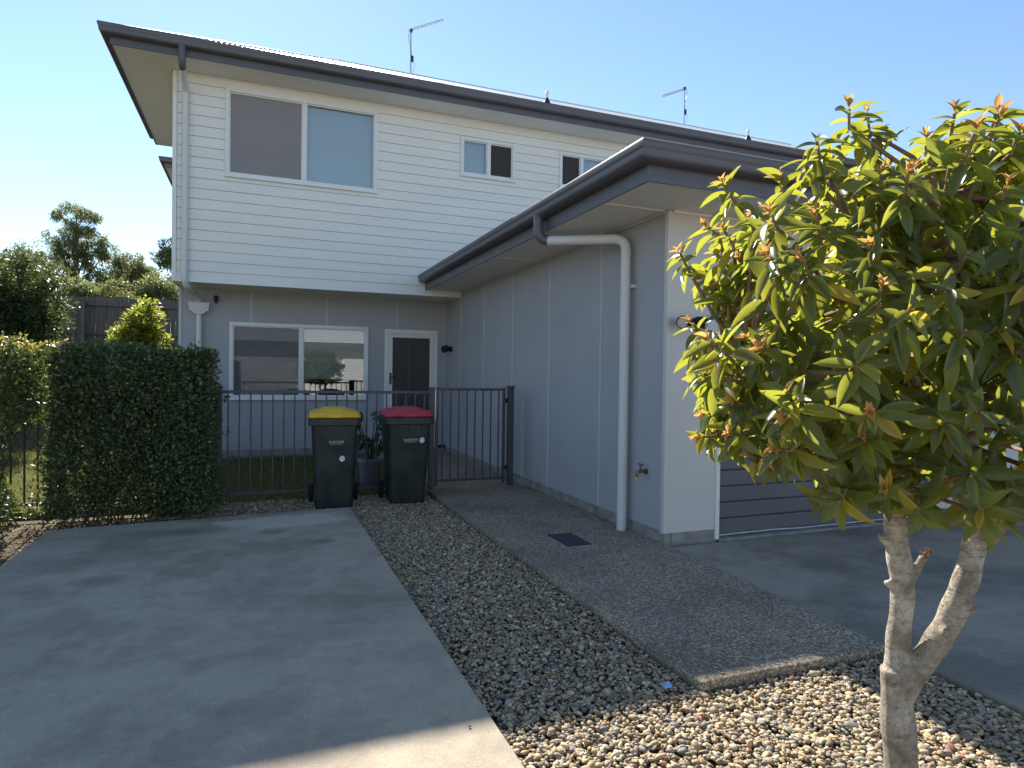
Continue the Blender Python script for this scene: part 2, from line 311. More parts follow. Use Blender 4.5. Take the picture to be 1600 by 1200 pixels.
def obj(name, data, parent=None, world=True):
    o = bpy.data.objects.new(name, data); COL.objects.link(o)
    if parent is not None:
        o.parent = parent
        if world and parent.type == 'EMPTY': o.matrix_parent_inverse = Matrix.Translation(parent.location).inverted()
    return o
def tag(o, label, cat, group=None):
    o['label'] = label; o['category'] = cat
    if group: o['group'] = group
    return o
def thing(name, label, cat, loc=(0, 0, 0), rz=0.0, group=None):
    o = bpy.data.objects.new(name, None); COL.objects.link(o); o.location = loc; o.rotation_euler = (0, 0, rz); o.empty_display_size = 0.2
    return tag(o, label, cat, group)
def struct(o, kind='structure'): o['kind'] = kind; return o
def arr_mesh(name, V, F, m, attrs=None, smooth=False):
    """fast mesh from numpy: V (n,3), F (k,m) all the same size"""
    me = bpy.data.meshes.new(name); V = np.asarray(V, np.float32); F = np.asarray(F, np.int32); k, w = F.shape
    me.vertices.add(len(V)); me.vertices.foreach_set('co', V.ravel())
    me.loops.add(k*w); me.loops.foreach_set('vertex_index', F.ravel())
    me.polygons.add(k); me.polygons.foreach_set('loop_start', np.arange(0, k*w, w, dtype=np.int32)); me.polygons.foreach_set('loop_total', np.full(k, w, np.int32))
    if smooth: me.polygons.foreach_set('use_smooth', np.ones(k, bool))
    me.update(calc_edges=True)
    for nm, (typ, dat) in (attrs or {}).items():
        a = me.attributes.new(nm, typ, 'POINT'); a.data.foreach_set('color' if typ == 'FLOAT_COLOR' else 'value', np.asarray(dat, np.float32).ravel())
    if m: me.materials.append(M[m])
    me.validate(); return me
def unit(a): return a/np.maximum(np.linalg.norm(a, axis=-1, keepdims=True), 1e-9)
def frames(D, U):
    D = unit(D); S = unit(np.cross(D, U)); N = np.cross(S, D); return np.stack([D, S, N], axis=1)     # rows: along, side, normal
def scatter(T, TF, pos, fr, sx, sy, name, m, attrs_fn=None, smooth=True):
    """copies of template T (along, side, normal) at pos with frames fr, length sx and width sy"""
    n = len(pos); k = len(T); L = np.empty((n, k, 3)); L[..., 0] = T[None, :, 0]*sx[:, None]; L[..., 1] = T[None, :, 1]*sy[:, None]; L[..., 2] = T[None, :, 2]*sx[:, None]
    V = (np.einsum('nki,nij->nkj', L, fr)+pos[:, None, :]).reshape(-1, 3)
    F = (TF[None]+(np.arange(n)*k)[:, None, None]).reshape(-1, TF.shape[1])
    rnd = np.repeat(rng.random(n), k)
    return arr_mesh(name, V, F, m, {'rnd': ('FLOAT', rnd)}, smooth)
SMALL_T = np.array([(0, 0, 0), (.45, .5, .06), (1, 0, -.06), (.45, -.5, .06), (.5, 0, 0)], float)
SMALL_F = np.array([(0, 4, 1), (1, 4, 2), (2, 4, 3), (3, 4, 0)])
def big_leaf(droop=.22, fold=.16, twist=0.0, stations=7):
    V = []; F = []
    prof = lambda t: max(0.0, (math.sin(math.pi*min(1, t**0.85))**0.8)*0.5) if 0 < t < 1 else 0.0
    for i in range(stations):
        t = i/(stations-1); w = 0.02 if i == 0 else prof(t); z = -droop*t*t; c = math.cos(twist*t); s = math.sin(twist*t)
        for sgn in (-1, 0, 1): V.append((t*(1-.12*droop), sgn*w*c, z+abs(sgn)*w*fold+sgn*w*s*.3))
    for i in range(stations-1):
        a = i*3; F += [(a, a+3, a+4, a+1), (a+1, a+4, a+5, a+2)]
    return np.array(V), np.array(F)

# ================================================================== the setting
def ground_h(x, y):
    s = np.clip((y-13.0)/5.0, 0, 1); s = s*s*(3-2*s); t = np.clip((y-18)/30, 0, 1)
    return -0.10+1.15*s+1.6*t
xs = np.concatenate([[-900, -400, -150, -60], np.arange(-30, 31, 2.0), [60, 150, 400, 900]]); ys = np.concatenate([[-900, -300, -100, -40, -20], np.arange(-10, 50, 1.0), [60, 90, 150, 400, 900]])
GX, GY = np.meshgrid(xs, ys); GZ = ground_h(GX, GY)
nx, ny = len(xs), len(ys); idx = np.arange(nx*ny).reshape(ny, nx)
GF = np.stack([idx[:-1, :-1], idx[:-1, 1:], idx[1:, 1:], idx[1:, :-1]], -1).reshape(-1, 4)
struct(obj('ground', arr_mesh('ground', np.stack([GX, GY, GZ], -1).reshape(-1, 3), GF, 'ground', smooth=True)))
def slab(name, poly, z0, z1, m, bevel=0.008):
    b = MB(); k = len(poly); b.add([(x, y, z0) for x, y in poly]+[(x, y, z1) for x, y in poly], [(i, (i+1) % k, k+(i+1) % k, k+i) for i in range(k)]+[tuple(range(k-1, -1, -1)), tuple(range(k, 2*k))])
    return struct(b.build(name, m, bevel=bevel))
slab('driveway', [(-1.70, -.6), (0.897, -.6), (0.897, 6.885), (-1.70, 6.68)], -0.12, 0.0, 'concrete')
slab('garage_apron', [(3.10, -.6), (11.0, -.6), (11.0, 4.50), (3.10, 4.50)], -0.12, -0.012, 'concrete2')
slab('footpath', [(1.90, 2.41), (3.088, 2.41), (3.19, 4.5), (3.19, 11.42), (1.90, 11.42)], -0.12, 0.004, 'aggregate')
slab('road', [(-30, -12.4), (30, -12.4), (30, -.61), (-30, -.61)], -0.14, -0.006, 'concrete2')
slab('gravel_bed', [(0.90, -.6), (3.095, -.6), (3.095, 2.40), (1.895, 2.40), (1.895, 7.70), (-1.0, 7.70), (-1.0, 6.75), (0.90, 6.89)], -0.115, -0.062, 'gravel_base', 0)
slab('lawn', [(-9, 7.72), (1.89, 7.72), (1.89, 11.42), (-1.1, 11.42), (-1.1, 13.2), (-9, 13.2)], -0.115, -0.03, 'lawn', 0)

# ------------------------------------------------------------------ pebbles
def ico(sub):
    bm = bmesh.new(); bmesh.ops.create_icosphere(bm, subdivisions=sub, radius=1.0); bm.verts.ensure_lookup_table()
    V = np.array([v.co[:] for v in bm.verts]); F = np.array([[v.index for v in q.verts] for q in bm.faces]); bm.free(); return V, F
PEB = np.array([(.38, .28, .15), (.44, .34, .20), (.30, .22, .13), (.23, .20, .155), (.33, .29, .22), (.50, .42, .28), (.19, .145, .095), (.40, .25, .12), (.17, .16, .15), (.58, .53, .42), (.28, .12, .07)])
PW = np.array([.19, .17, .15, .12, .09, .08, .08, .06, .03, .02, .01])
def in_bed(x, y):
    front = (x > .91) & (x < 3.085) & (y < 2.395); strip = (x > .91) & (x < 1.885) & (y >= 2.395) & (y < 7.70); back = (x > -1.0) & (x <= .91) & (y > 6.90+.08*(x-.9)) & (y < 7.70)
    return front | strip | back
def pebbles(y0, y1, dens, sub, rmean):
    n = int((y1-y0)*4.1*dens); x = rng.uniform(-1.0, 3.085, n); y = rng.uniform(y0, y1, n); k = in_bed(x, y); x, y = x[k], y[k]; n = len(x)
    V0, F0 = ico(sub); k = len(V0)
    base = V0[None]*(1+rng.normal(0, .10, (n, k, 1)))
    # a knobbly, slightly boxy stone: each one its own proportions
    ax = np.stack([rng.uniform(.8, 1.5, n), rng.uniform(.65, 1.05, n), rng.uniform(.35, .65, n)], 1)
    R = rmean*np.exp(rng.normal(0, .28, n)); P = base*ax[:, None, :]*R[:, None, None]
    a = rng.uniform(0, 2*np.pi, n); tl = rng.normal(0, .35, n); tb = rng.normal(0, .35, n)
    def rot(P, i, j, t):
        c, s = np.cos(t)[:, None], np.sin(t)[:, None]; Q = P.copy(); Q[..., i] = c*P[..., i]-s*P[..., j]; Q[..., j] = s*P[..., i]+c*P[..., j]; return Q
    P = rot(P, 0, 2, tl); P = rot(P, 1, 2, tb); P = rot(P, 0, 1, a)
    z = -0.058+R*.30+rng.uniform(0, .020, n)
    P += np.stack([x, y, z], 1)[:, None, :]
    c = 1.18*PEB[rng.choice(len(PEB), n, p=PW)]*(1+rng.normal(0, .16, (n, 1))); c = np.clip(c, .03, .8)
    C4 = np.concatenate([np.repeat(c[:, None, :], k, 1), np.ones((n, k, 1))], -1).reshape(-1, 4)
    F = (F0[None]+(np.arange(n)*k)[:, None, None]).reshape(-1, 3)
    return P.reshape(-1, 3), F, C4
pa = pebbles(1.0, 2.30, 5600, 2, .0100); pb = pebbles(2.30, 7.7, 5200, 1, .0104)
# strays kicked onto the slabs
n = 34; V0, F0 = ico(1); ed = rng.choice(3, n, p=[.5, .2, .3]); u = rng.random(n); q = np.abs(rng.normal(0, .10, n))+.01
sx = np.where(ed == 0, .897-q*1.3, np.where(ed == 1, 1.9+q*.7, rng.uniform(1.95, 3.0, n))); sy = np.where(ed == 0, 2.0+u*4.7, np.where(ed == 1, 2.5+u*4.8, 2.42+q*.6)); rs_ = rng.uniform(.004, .009, n)
sp = V0[None]*rs_[:, None, None]*np.array([1.2, .9, .55])*(1+rng.normal(0, .1, (n, 12, 1))); sp += np.stack([sx, sy, rs_*.5+.003], 1)[:, None, :]
sc4 = np.concatenate([np.repeat((1.18*PEB[rng.choice(len(PEB), n, p=PW)])[:, None, :], 12, 1), np.ones((n, 12, 1))], -1).reshape(-1, 4)
pb = (np.concatenate([pb[0], sp.reshape(-1, 3)]), np.concatenate([pb[1], (F0[None]+(np.arange(n)*12)[:, None, None]).reshape(-1, 3)+len(pb[0])]), np.concatenate([pb[2], sc4]))
gv = struct(obj('pebbles', arr_mesh('pebbles', np.concatenate([pa[0], pb[0]]), np.concatenate([pa[1], pb[1]+len(pa[0])]), 'pebble', {'col': ('FLOAT_COLOR', np.concatenate([pa[2], pb[2]]))}, True)), 'stuff')

# ------------------------------------------------------------------ grass and leaf litter
def blades(n, x0, x1, y0, y1, h0, h1, keep=None):
    x = rng.uniform(x0, x1, n); y = rng.uniform(y0, y1, n)
    if keep is not None: k = keep(x, y); x, y = x[k], y[k]
    n = len(x); z = np.maximum(ground_h(x, y), -0.035)
    D = np.stack([rng.normal(0, .45, n), rng.normal(0, .45, n), np.ones(n)], 1); U = rng.normal(0, 1, (n, 3))
    return np.stack([x, y, z], 1), frames(D, U), rng.uniform(h0, h1, n), rng.uniform(.006, .011, n)
T = np.array([(0, -.5, 0), (0, .5, 0), (.6, .35, .05), (1, 0, .2), (.6, -.35, .05)]); TF = np.array([(0, 1, 2), (0, 2, 4), (4, 2, 3)])
p = [blades(16000, -1.2, 1.88, 7.75, 11.4, .04, .10), blades(26000, -6.0, -1.2, 7.75, 13.2, .04, .09), blades(9000, -8.0, -1.0, 13.2, 16.8, .05, .14)]
q = [np.concatenate([a[i] for a in p]) for i in range(4)]
struct(obj('grass', scatter(T, TF, q[0], q[1], q[2], q[3], 'grass', 'grass')), 'stuff')
n = 1500
lx = np.concatenate([rng.uniform(-2.6, -1.68, 700), rng.uniform(-1.0, .5, 500), rng.uniform(-1.7, -.3, 300)]); ly = np.concatenate([rng.uniform(4.6, 7.4, 700), rng.uniform(6.87, 7.6, 500), rng.uniform(6.72, 6.95, 300)])
lz = np.where(lx < -1.7, -.085, np.where(ly > 6.86, -.035, .006)); D = np.stack([rng.normal(0, 1, n), rng.normal(0, 1, n), rng.normal(0, .12, n)], 1); U = np.stack([rng.normal(0, .3, n), rng.normal(0, .3, n), np.ones(n)], 1)
me = scatter(SMALL_T, SMALL_F, np.stack([lx, ly, lz+.006], 1), frames(D, U), rng.uniform(.03, .07, n), rng.uniform(.012, .025, n), 'leaf_litter', 'dry_leaf')
a = me.attributes.new('col', 'FLOAT_COLOR', 'POINT'); c = np.array([(.22, .14, .08), (.30, .20, .12), (.15, .09, .06), (.27, .22, .13)])[rng.choice(4, n)]
a.data.foreach_set('color', np.concatenate([np.repeat(c, 5, 0), np.ones((n*5, 1))], 1).astype(np.float32).ravel()); struct(obj('leaf_litter', me), 'stuff')

# ================================================================== the house
YU, YL, XG, YG = 10.50, 11.40, 3.17, 4.55          # upper wall, lower wall, garage side wall, garage front wall
XE = 13.0
house = thing('house', 'two-storey pale weatherboard house with dark gutters and projecting grey garage', 'house', (3.0, 10.0, 0))
W1 = (-.486, 1.725, 4.313, 5.595); S1 = (3.135, 4.10, 4.776, 5.41); S2 = (4.975, 5.925, 4.79, 5.41)
LW = (-.447, 1.75, .965, 2.196); DR = (2.08, 2.975, .06, 2.157)
ZB, ZS = 2.715, 5.74                                 # bottom of weatherboards, main soffit
MB().plate('Y', -1.185, XE, ZB, ZS+.02, YU+.012, YU+.07, [W1, S1, S2]).build('wall', 'trim', house)
# weatherboards: every row a board, cut round the windows and at a few butt joints
rows = 20; hgt = (ZS-ZB)/rows; cuts = {3: [-.56, 4.6], 19: [-.52, 2.9], 10: [1.46], 7: [2.55], 13: [2.3, 6.8], 5: [7.2], 16: [4.5], 1: [2.0]}
def board_bit(b, x0, x1, za, zb, z0):
    yf = lambda z: YU-.018+.013*(z-z0)/hgt
    b.prism(x0, x1, (lambda t, p: (t, p[0], p[1]), [(yf(za), za), (YU+.01, za), (YU+.01, zb), (yf(zb), zb)]))
for i in range(rows):
    z0 = ZB+i*hgt+.002; z1 = ZB+(i+1)*hgt-.0015
    edges = [-1.135]+sorted(cuts.get(i, []))+[XE]
    full = [h for h in (W1, S1, S2) if h[2]-.0 <= z0 and h[3] >= z1]; part = [h for h in (W1, S1, S2) if h not in full and h[2] < z1 and h[3] > z0]
    segs = []
    for a, b_ in zip(edges[:-1], edges[1:]):
        s = [(a+.001, b_-.001)]
        for h in full:
            s = [q for x0, x1 in s for q in ((x0, min(x1, h[0])), (max(x0, h[1]), x1)) if q[1]-q[0] > .01]
        segs += s
    for x0, x1 in segs:
        b = MB(); xs_ = sorted({x0, x1, *[e for h in part for e in h[:2] if x0 < e < x1]})
        for u, w in zip(xs_[:-1], xs_[1:]):
            za, zb = z0, z1
            for h in part:
                if h[0] <= (u+w)/2 <= h[1]:
                    if h[3] < z1: za = max(za, h[3])
                    else: zb = min(zb, h[2])
            if zb-za > .004: board_bit(b, u, w, za, zb, z0)
        if b.v: b.build('weatherboard', 'board', house)
MB().box(-1.192, -1.137, YU-.028, YU+.05, ZB-.012, ZS-.003).build('corner_trim', 'trim', house, bevel=.003)
MB().box(-1.135, XE, YU-.024, YU-.001, ZS-.028, ZS-.004).build('cornice_strip', 'trim', house, bevel=.004)
# left side and rear walls of the block
MB().plate('X', YU+.072, 13.95, ZB, ZS+.02, -1.185, -1.13).build('side_wall', 'board', house)
for i in range(rows):
    z0 = ZB+i*hgt+.002
    MB().prism(YU+.055, 13.95, (lambda t, p: (p[0], t, p[1]), [(-1.203, z0), (-1.186, z0), (-1.186, z0+hgt-.003), (-1.19, z0+hgt-.003)])).build('weatherboard', 'board', house)
MB().plate('X', YL+.06, 13.95, 0.1, ZB, -1.165, -1.10).build('lower_side_wall', 'panel', house)
MB().box(-1.13, XE, 13.95, 14.02, .0, ZS+.02).build('rear_wall', 'panel', house)
# underside of the overhang
MB().box(-1.187, XG-.002, YU-.004, YL+.05, ZB+.004, ZB+.030).build('overhang_soffit', 'soffit', house)
MB().box(-1.192, XG-.004, YU-.030, YU-.006, ZB-.014, ZB+.006).build('drip_strip', 'trim', house, bevel=.003)
MB().box(-1.15, XG-.005, YL-.022, YL-.003, ZB-.020, ZB+.002).build('cornice_strip', 'joint', house, bevel=.004)
# lower front wall: sheet panels with covered joints
jx = [-1.187, -.13, 1.06, 2.26, XG]
for a, b_ in zip(jx[:-1], jx[1:]):
    if LW[0] <= a and LW[1] >= b_:
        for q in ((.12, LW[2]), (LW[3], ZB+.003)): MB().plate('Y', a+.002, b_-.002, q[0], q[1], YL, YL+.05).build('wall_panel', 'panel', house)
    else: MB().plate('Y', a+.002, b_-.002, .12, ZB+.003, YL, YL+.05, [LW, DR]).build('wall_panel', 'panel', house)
for x in jx[1:-1]:
    for z0, z1 in ((.12, ZB-.02),):
        hs = [h for h in (LW, DR) if h[0] < x < h[1]]
        spans = [(z0, z1)] if not hs else [(z0, hs[0][2]-.005), (hs[0][3]+.005, z1)]
        for s in spans:
            if s[1]-s[0] > .05: MB().box(x-.014, x+.014, YL-.006, YL+.001, s[0], s[1]).build('joint_strip', 'joint', house, bevel=.002)
MB().box(-1.195, -1.15, YL-.012, YL+.04, .11, ZB-.001).build('corner_trim', 'joint', house, bevel=.003)
MB().box(-1.17, 1.88, YL+.012, YL+.10, -.1, .118).build('footing', 'footing', house)
MB().box(1.91, XG, YL+.012, YL+.10, -.01, .055).build('door_step', 'footing', house)

def window(h, Y, mull, left, right, blind, sill=True):
    x0, x1, z0, z1 = h; w = .042
    b = MB().box(x0-.012, x0+w, Y-.034, Y+.045, z0-.012, z1+.012).box(x1-w, x1+.012, Y-.034, Y+.045, z0-.012, z1+.012)
    b.box(x0+w, x1-w, Y-.032, Y+.045, z1-w, z1+.012).box(x0+w, x1-w, Y-.032, Y+.045, z0-.012, z0+w).box(mull-.028, mull+.028, Y-.030, Y+.040, z0+w, z1-w)
    wn = b.build('window', 'alu', house, bevel=.002)
    for (a, c), kind in (((x0+w, mull-.028), left), ((mull+.028, x1-w), right)):
        MB().box(a, c, Y+.010, Y+.015, z0+w, z1-w).build('pane', 'glass', wn)
        # the sliding sash's own slim rails
        s = MB(); e = .016
        s.box(a, a+e, Y-.006, Y+.009, z0+w, z1-w).box(c-e, c, Y-.006, Y+.009, z0+w, z1-w).box(a+e, c-e, Y-.005, Y+.009, z0+w, z0+w+e).box(a+e, c-e, Y-.005, Y+.009, z1-w-e, z1-w); s.build('sash', 'alu', wn)
        if kind == 'screen': MB().box(a+e, c-e, Y-.003, Y-.001, z0+w+e, z1-w-e).build('flyscreen', 'flyscreen', wn)
        if kind == 'thin': MB().box(a+e, c-e, Y-.003, Y-.001, z0+w+e, z1-w-e).build('flyscreen', 'thin_screen', wn)
        if kind == 'dark': MB().box(a+e, c-e, Y-.003, Y-.001, z0+w+e, z1-w-e).build('flyscreen', 'dark_screen', wn); MB().box(a-.01, c+.01, Y+.09, Y+.10, z0, z1).build('room_shade_sheet', 'dark_room', wn)  # near-black sheet stands in for the unlit room behind the pane
        elif blind == 'roller': MB().box(a-.01, c+.01, Y+.075, Y+.08, z0, z1).build('blind', 'blind', wn)
    if blind == 'venetian':
        for a, c, lo in ((x0+w, mull-.01, z0), (mull+.01, x1-w, z0+.3)):
            s = MB(); z = z1-w-.02
            while z > lo+.03:
                s.add([(a, Y+.060, z), (c, Y+.060, z), (c, Y+.072, z+.024), (a, Y+.072, z+.024)], [(0, 1, 2, 3)]); z -= .027
            s.build('blind', 'slat', wn)
        MB().box(x0, x1, Y+.5, Y+.52, z0, z1).build('room_shade_sheet', 'dark_room', wn)  # near-black sheet in place of room darkness behind the slats
    if sill: MB().box(x0-.02, x1+.02, Y-.05, Y-.0345, z0-.026, z0-.004).build('sill', 'alu', wn, bevel=.002)
    return wn
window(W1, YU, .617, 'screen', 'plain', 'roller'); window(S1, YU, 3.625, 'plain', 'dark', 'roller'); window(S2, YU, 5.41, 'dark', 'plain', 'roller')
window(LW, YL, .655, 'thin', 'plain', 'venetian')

# front door with its screen door
x0, x1, z0, z1 = DR
dj = MB().box(x0-.03, x0+.045, YL-.02, YL+.05, z0, z1+.03).box(x1-.045, x1+.03, YL-.02, YL+.05, z0, z1+.03).box(x0+.045, x1-.045, YL-.02, YL+.05, z1-.045, z1+.03).build('door_frame', 'trim', house, bevel=.003)
sd = MB(); a, c, lo, hi = x0+.048, x1-.048, z0+.01, z1-.048; w = .062
sd.box(a, a+w, YL-.012, YL+.02, lo, hi).box(c-w, c, YL-.012, YL+.02, lo, hi).box(a+w, c-w, YL-.011, YL+.02, hi-w, hi).box(a+w, c-w, YL-.011, YL+.02, lo, lo+.11)
sd = sd.build('screen_door', 'alu', house, bevel=.003)
g = MB(); A, Cc, Z0, Z1 = a+w, c-w, lo+.11, hi-w; st = .095; slope = 1.35
def clip_line(xa, za, dx, dz):
    ts = []
    for lo_, hi_, o, dd in ((A, Cc, xa, dx), (Z0, Z1, za, dz)): ts.append(sorted(((lo_-o)/dd, (hi_-o)/dd)))
    t0, t1 = max(ts[0][0], ts[1][0]), min(ts[0][1], ts[1][1]); return (t0, t1) if t1-t0 > .005 else None
for s in (1, -1):
    k = -30
    while k < 60:
        za = Z0+k*st; r_ = clip_line(A if s > 0 else Cc, za, s, slope)
        if r_:
            bx = A if s > 0 else Cc; p0 = (bx+s*r_[0], YL+.002+.003*s, za+slope*r_[0]); p1 = (bx+s*r_[1], YL+.002+.003*s, za+slope*r_[1]); g.tube([p0, p1], .0075, 5, False)
        k += 1
g.build('grille', 'alu', sd); bpy.data.meshes['grille'].materials.clear(); bpy.data.meshes['grille'].materials.append(M['fence'])
MB().box(A, Cc, YL+.012, YL+.014, Z0, Z1).build('flyscreen', 'door_screen', sd)
MB().box(a+.012, a+.042, YL-.030, YL-.0125, 1.22, 1.42).tube([(a+.027, YL-.030, 1.35), (a+.027, YL-.065, 1.35), (a+.11, YL-.068, 1.352)], .009, 8).build('door_handle', 'black', sd, bevel=.0)
dl = MB().box(x0+.046, x1-.046, YL+.060, YL+.10, z0, z1-.046).build('front_door', 'door', house)
MB().box(x0+.40, x0+.43, YL+.052, YL+.0595, z0+.2, z1-.2).build('door_stile', 'pipe', dl)

# garage: side wall panels, front wall, soffit
jy = [YG, 5.67, 6.90, 8.08, 9.28, 10.50, YL]
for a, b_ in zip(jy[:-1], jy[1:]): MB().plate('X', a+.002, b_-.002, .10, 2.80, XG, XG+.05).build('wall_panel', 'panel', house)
for y in jy[1:-1]: MB().box(XG-.006, XG+.001, y-.014, y+.014, .10, 2.785).build('joint_strip', 'joint', house, bevel=.002)
MB().box(XG-.020, XG-.001, YG+.02, YU-.03, 2.778, 2.80).build('cornice_strip', 'joint', house, bevel=.004)
MB().box(XG-.012, XG+.035, YG-.014, YG+.035, .09, 2.795).build('corner_trim', 'lit_panel', house, bevel=.003)
GD = (3.72, 6.45, -.02, 2.25)
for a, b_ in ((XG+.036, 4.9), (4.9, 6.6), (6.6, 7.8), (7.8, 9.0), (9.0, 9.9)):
    MB().plate('Y', a+.001, b_-.001, .09, 2.80, YG-.006, YG+.05, [GD]).build('wall_panel', 'lit_panel', house)
MB().box(XG+.04, 9.9, YG-.022, YG-.007, 2.775, 2.80).build('cornice_strip', 'trim', house, bevel=.004)
MB().box(XG+.012, XG+.08, YG+.012, YL, -.1, .0985).build('footing', 'footing', house)
MB().box(XG+.082, GD[0]-.002, YG+.004, YG+.08, -.1, .0885).build('footing', 'footing', house); MB().box(GD[1]+.002, 9.9, YG+.004, YG+.08, -.1, .0885).build('footing', 'footing', house)
MB().box(GD[0]-.03, GD[0]+.012, YG-.016, YG+.10, .0, 2.262).box(GD[1]-.012, GD[1]+.03, YG-.016, YG+.10, .0, 2.262).box(GD[0]+.013, GD[1]-.013, YG-.016, YG+.10, 2.24, 2.262).build('door_jamb', 'trim', house, bevel=.003)
gd = MB().box(GD[0]+.014, GD[1]-.014, YG+.085, YG+.10, .012, 2.235).build('garage_door', 'garage_door', house)
k = 0; z = .020
while z < 2.22:
    h_ = min(.141, 2.232-z); b = MB(); e = .006
    b.prism(GD[0]+.016, GD[1]-.016, (lambda t, p: (t, p[0], p[1]), [(YG+.084, z), (YG+.062, z+.004), (YG+.058, z+.012), (YG+.058, z+h_-.012), (YG+.062, z+h_-.005), (YG+.084, z+h_-.002)])); b.build('door_panel', 'garage_door', gd); z += .142
MB().tube([(GD[0]+.02, YG+.052, .016), (4.4, YG+.050, .022), (4.7, YG+.050, .014), (5.6, YG+.05, .02), (GD[1]-.02, YG+.052, .016)], .009, 8).build('weather_seal', 'galv', gd)
MB().box(4.36, 4.56, YG+.042, YG+.0575, .595, .622).build('door_handle', 'copper', gd, bevel=.004)
MB().box(GD[0]+.012, GD[1]-.012, YG-.02, YG+.1, -.1, .004).build('threshold', 'footing', house)
MB().box(2.55, 9.9, 3.92, YG-.0065, 2.801, 2.82).build('soffit_sheet', 'soffit', house)
MB().box(2.55, XG-.0005, YG-.0055, 7.2, 2.802, 2.82).build('soffit_sheet', 'soffit', house); MB().box(2.55, XG-.0005, 7.206, YU-.022, 2.802, 2.82).build('soffit_sheet', 'soffit', house)
for y in (4.60, 7.203): MB().box(2.55, XG-.02, y-.012, y+.012, 2.795, 2.803).build('joint_strip', 'soffit', house)
def gutter_prof(zb, zt): return [(0.001, zb), (.070, zb), (.092, zb+.008), (.106, zb+.025), (.110, zb+.045), (.108, zb+.062), (.112, zb+.075), (.120, zb+.085), (.122, zt-.008), (.118, zt), (.108, zt), (.105, zt-.015), (.001, zt-.022)]
GP = [(9.9, 3.91), (2.54, 3.91), (2.54, YU-.022)]
MB().sweep(GP, [(-.02, 2.788), (0, 2.788), (0, 2.835), (-.004, 2.838), (-.004, 3.02), (-.02, 3.02)]).build('fascia', 'gutter', house); MB().sweep(GP, gutter_prof(2.905, 3.035)).build('gutter', 'gutter', house, smooth=True)
FP = [(XE, 9.97), (-1.885, 9.97), (-1.885, 14.05)]
MB().sweep(FP, [(-.02, 5.727), (0, 5.727), (0, 5.775), (-.004, 5.778), (-.004, 5.94), (-.02, 5.94)]).build('fascia', 'gutter', house); MB().sweep(FP, gutter_prof(5.825, 5.952)).build('gutter', 'gutter', house, smooth=True)
for x in (1.2, 6.2): MB().sweep([(x+.05, 9.9695), (x, 9.9695)], [(o_*1.015+.002, (z_-5.888)*1.03+5.888) for o_, z_ in gutter_prof(5.825, 5.952)]).build('gutter_joiner', 'gutter', house, smooth=True)
MB().box(-1.87, XE, 9.98, YU-.001, ZS, ZS+.018).build('soffit_sheet', 'soffit', house)
MB().box(-1.87, -1.2035, YU-.0005, 14.04, ZS+.001, ZS+.018).build('soffit_sheet', 'soffit', house)
MB().box(-1.88, -1.14, 14.05, 14.07, ZS-.01, 5.95).build('barge_end', 'trim', house)

# roofs: corrugated sheet, hipped at the left end
def corrugated(name, along, a0, a1, eave, top_fn, z_eave, pitch, sgn, pitchw=.076, amp=.0085):
    """along='x': ribs run up the slope in y. top_fn(a) = how far up (plan distance) the sheet reaches"""
    n = int((a1-a0)/pitchw*6); As = np.linspace(a0, a1, n); V = []; F = []
    for a in As:
        up = max(.001, top_fn(a)); dz = amp*math.sin(2*math.pi*a/pitchw)
        for s in (0, up):
            q = (a, eave+sgn*s) if along == 'x' else (eave+sgn*s, a); V.append((q[0], q[1], z_eave+s*pitch+dz))
    for i in range(n-1): F.append((2*i, 2*i+2, 2*i+3, 2*i+1))
    b = MB(); b.v = V; b.f = F; return b.build(name, 'roof', house, smooth=True)
EV, PT, YR = 9.93, .490, 13.25; RUN = YR-EV; ZE = 5.952
corrugated('roof_sheet', 'x', -1.93, XE, EV, lambda x: min(RUN, x+1.93), ZE, PT, 1)
corrugated('roof_sheet', 'y', EV, 14.06, -1.93, lambda y: min(y-EV, 3.3), ZE, PT, 1)
MB().add([(-1.93+.8, 14.06, ZE+.8*PT), (1.39, YR, ZE+RUN*PT-.02), (XE, YR, ZE+RUN*PT-.02), (XE, YR+RUN, ZE), (-1.13, YR+RUN, ZE)], [(0, 1, 2, 3, 4)]).build('roof_rear', 'roof', house)
MB().tube([(1.39, YR, ZE+RUN*PT-.004), (XE, YR, ZE+RUN*PT-.004)], .035, 8).build('ridge_cap', 'roof', house); MB().tube([(-1.93, EV, ZE), (1.39, YR, ZE+RUN*PT)], .030, 8).build('hip_cap', 'roof', house)
b = MB(); gx0, gy0, gz, gp = 2.50, 3.87, 3.036, .22; hw = 3.7
b.add([(gx0, gy0, gz), (9.9, gy0, gz), (9.9-hw+.01, gy0+hw, gz+hw*gp), (gx0+hw, gy0+hw, gz+hw*gp), (gx0, YU-.02, gz), (gx0+hw, YU-.02, gz+hw*gp), (9.9, YU-.02, gz)], [(0, 1, 2, 3), (0, 3, 5, 4), (1, 6, 5, 2)])
gr_ = b.build('garage_roof', 'roof', house)
MB().box(9.85, 9.9, YG+.06, YU, .0, 2.8).build('garage_side_wall', 'panel', house)

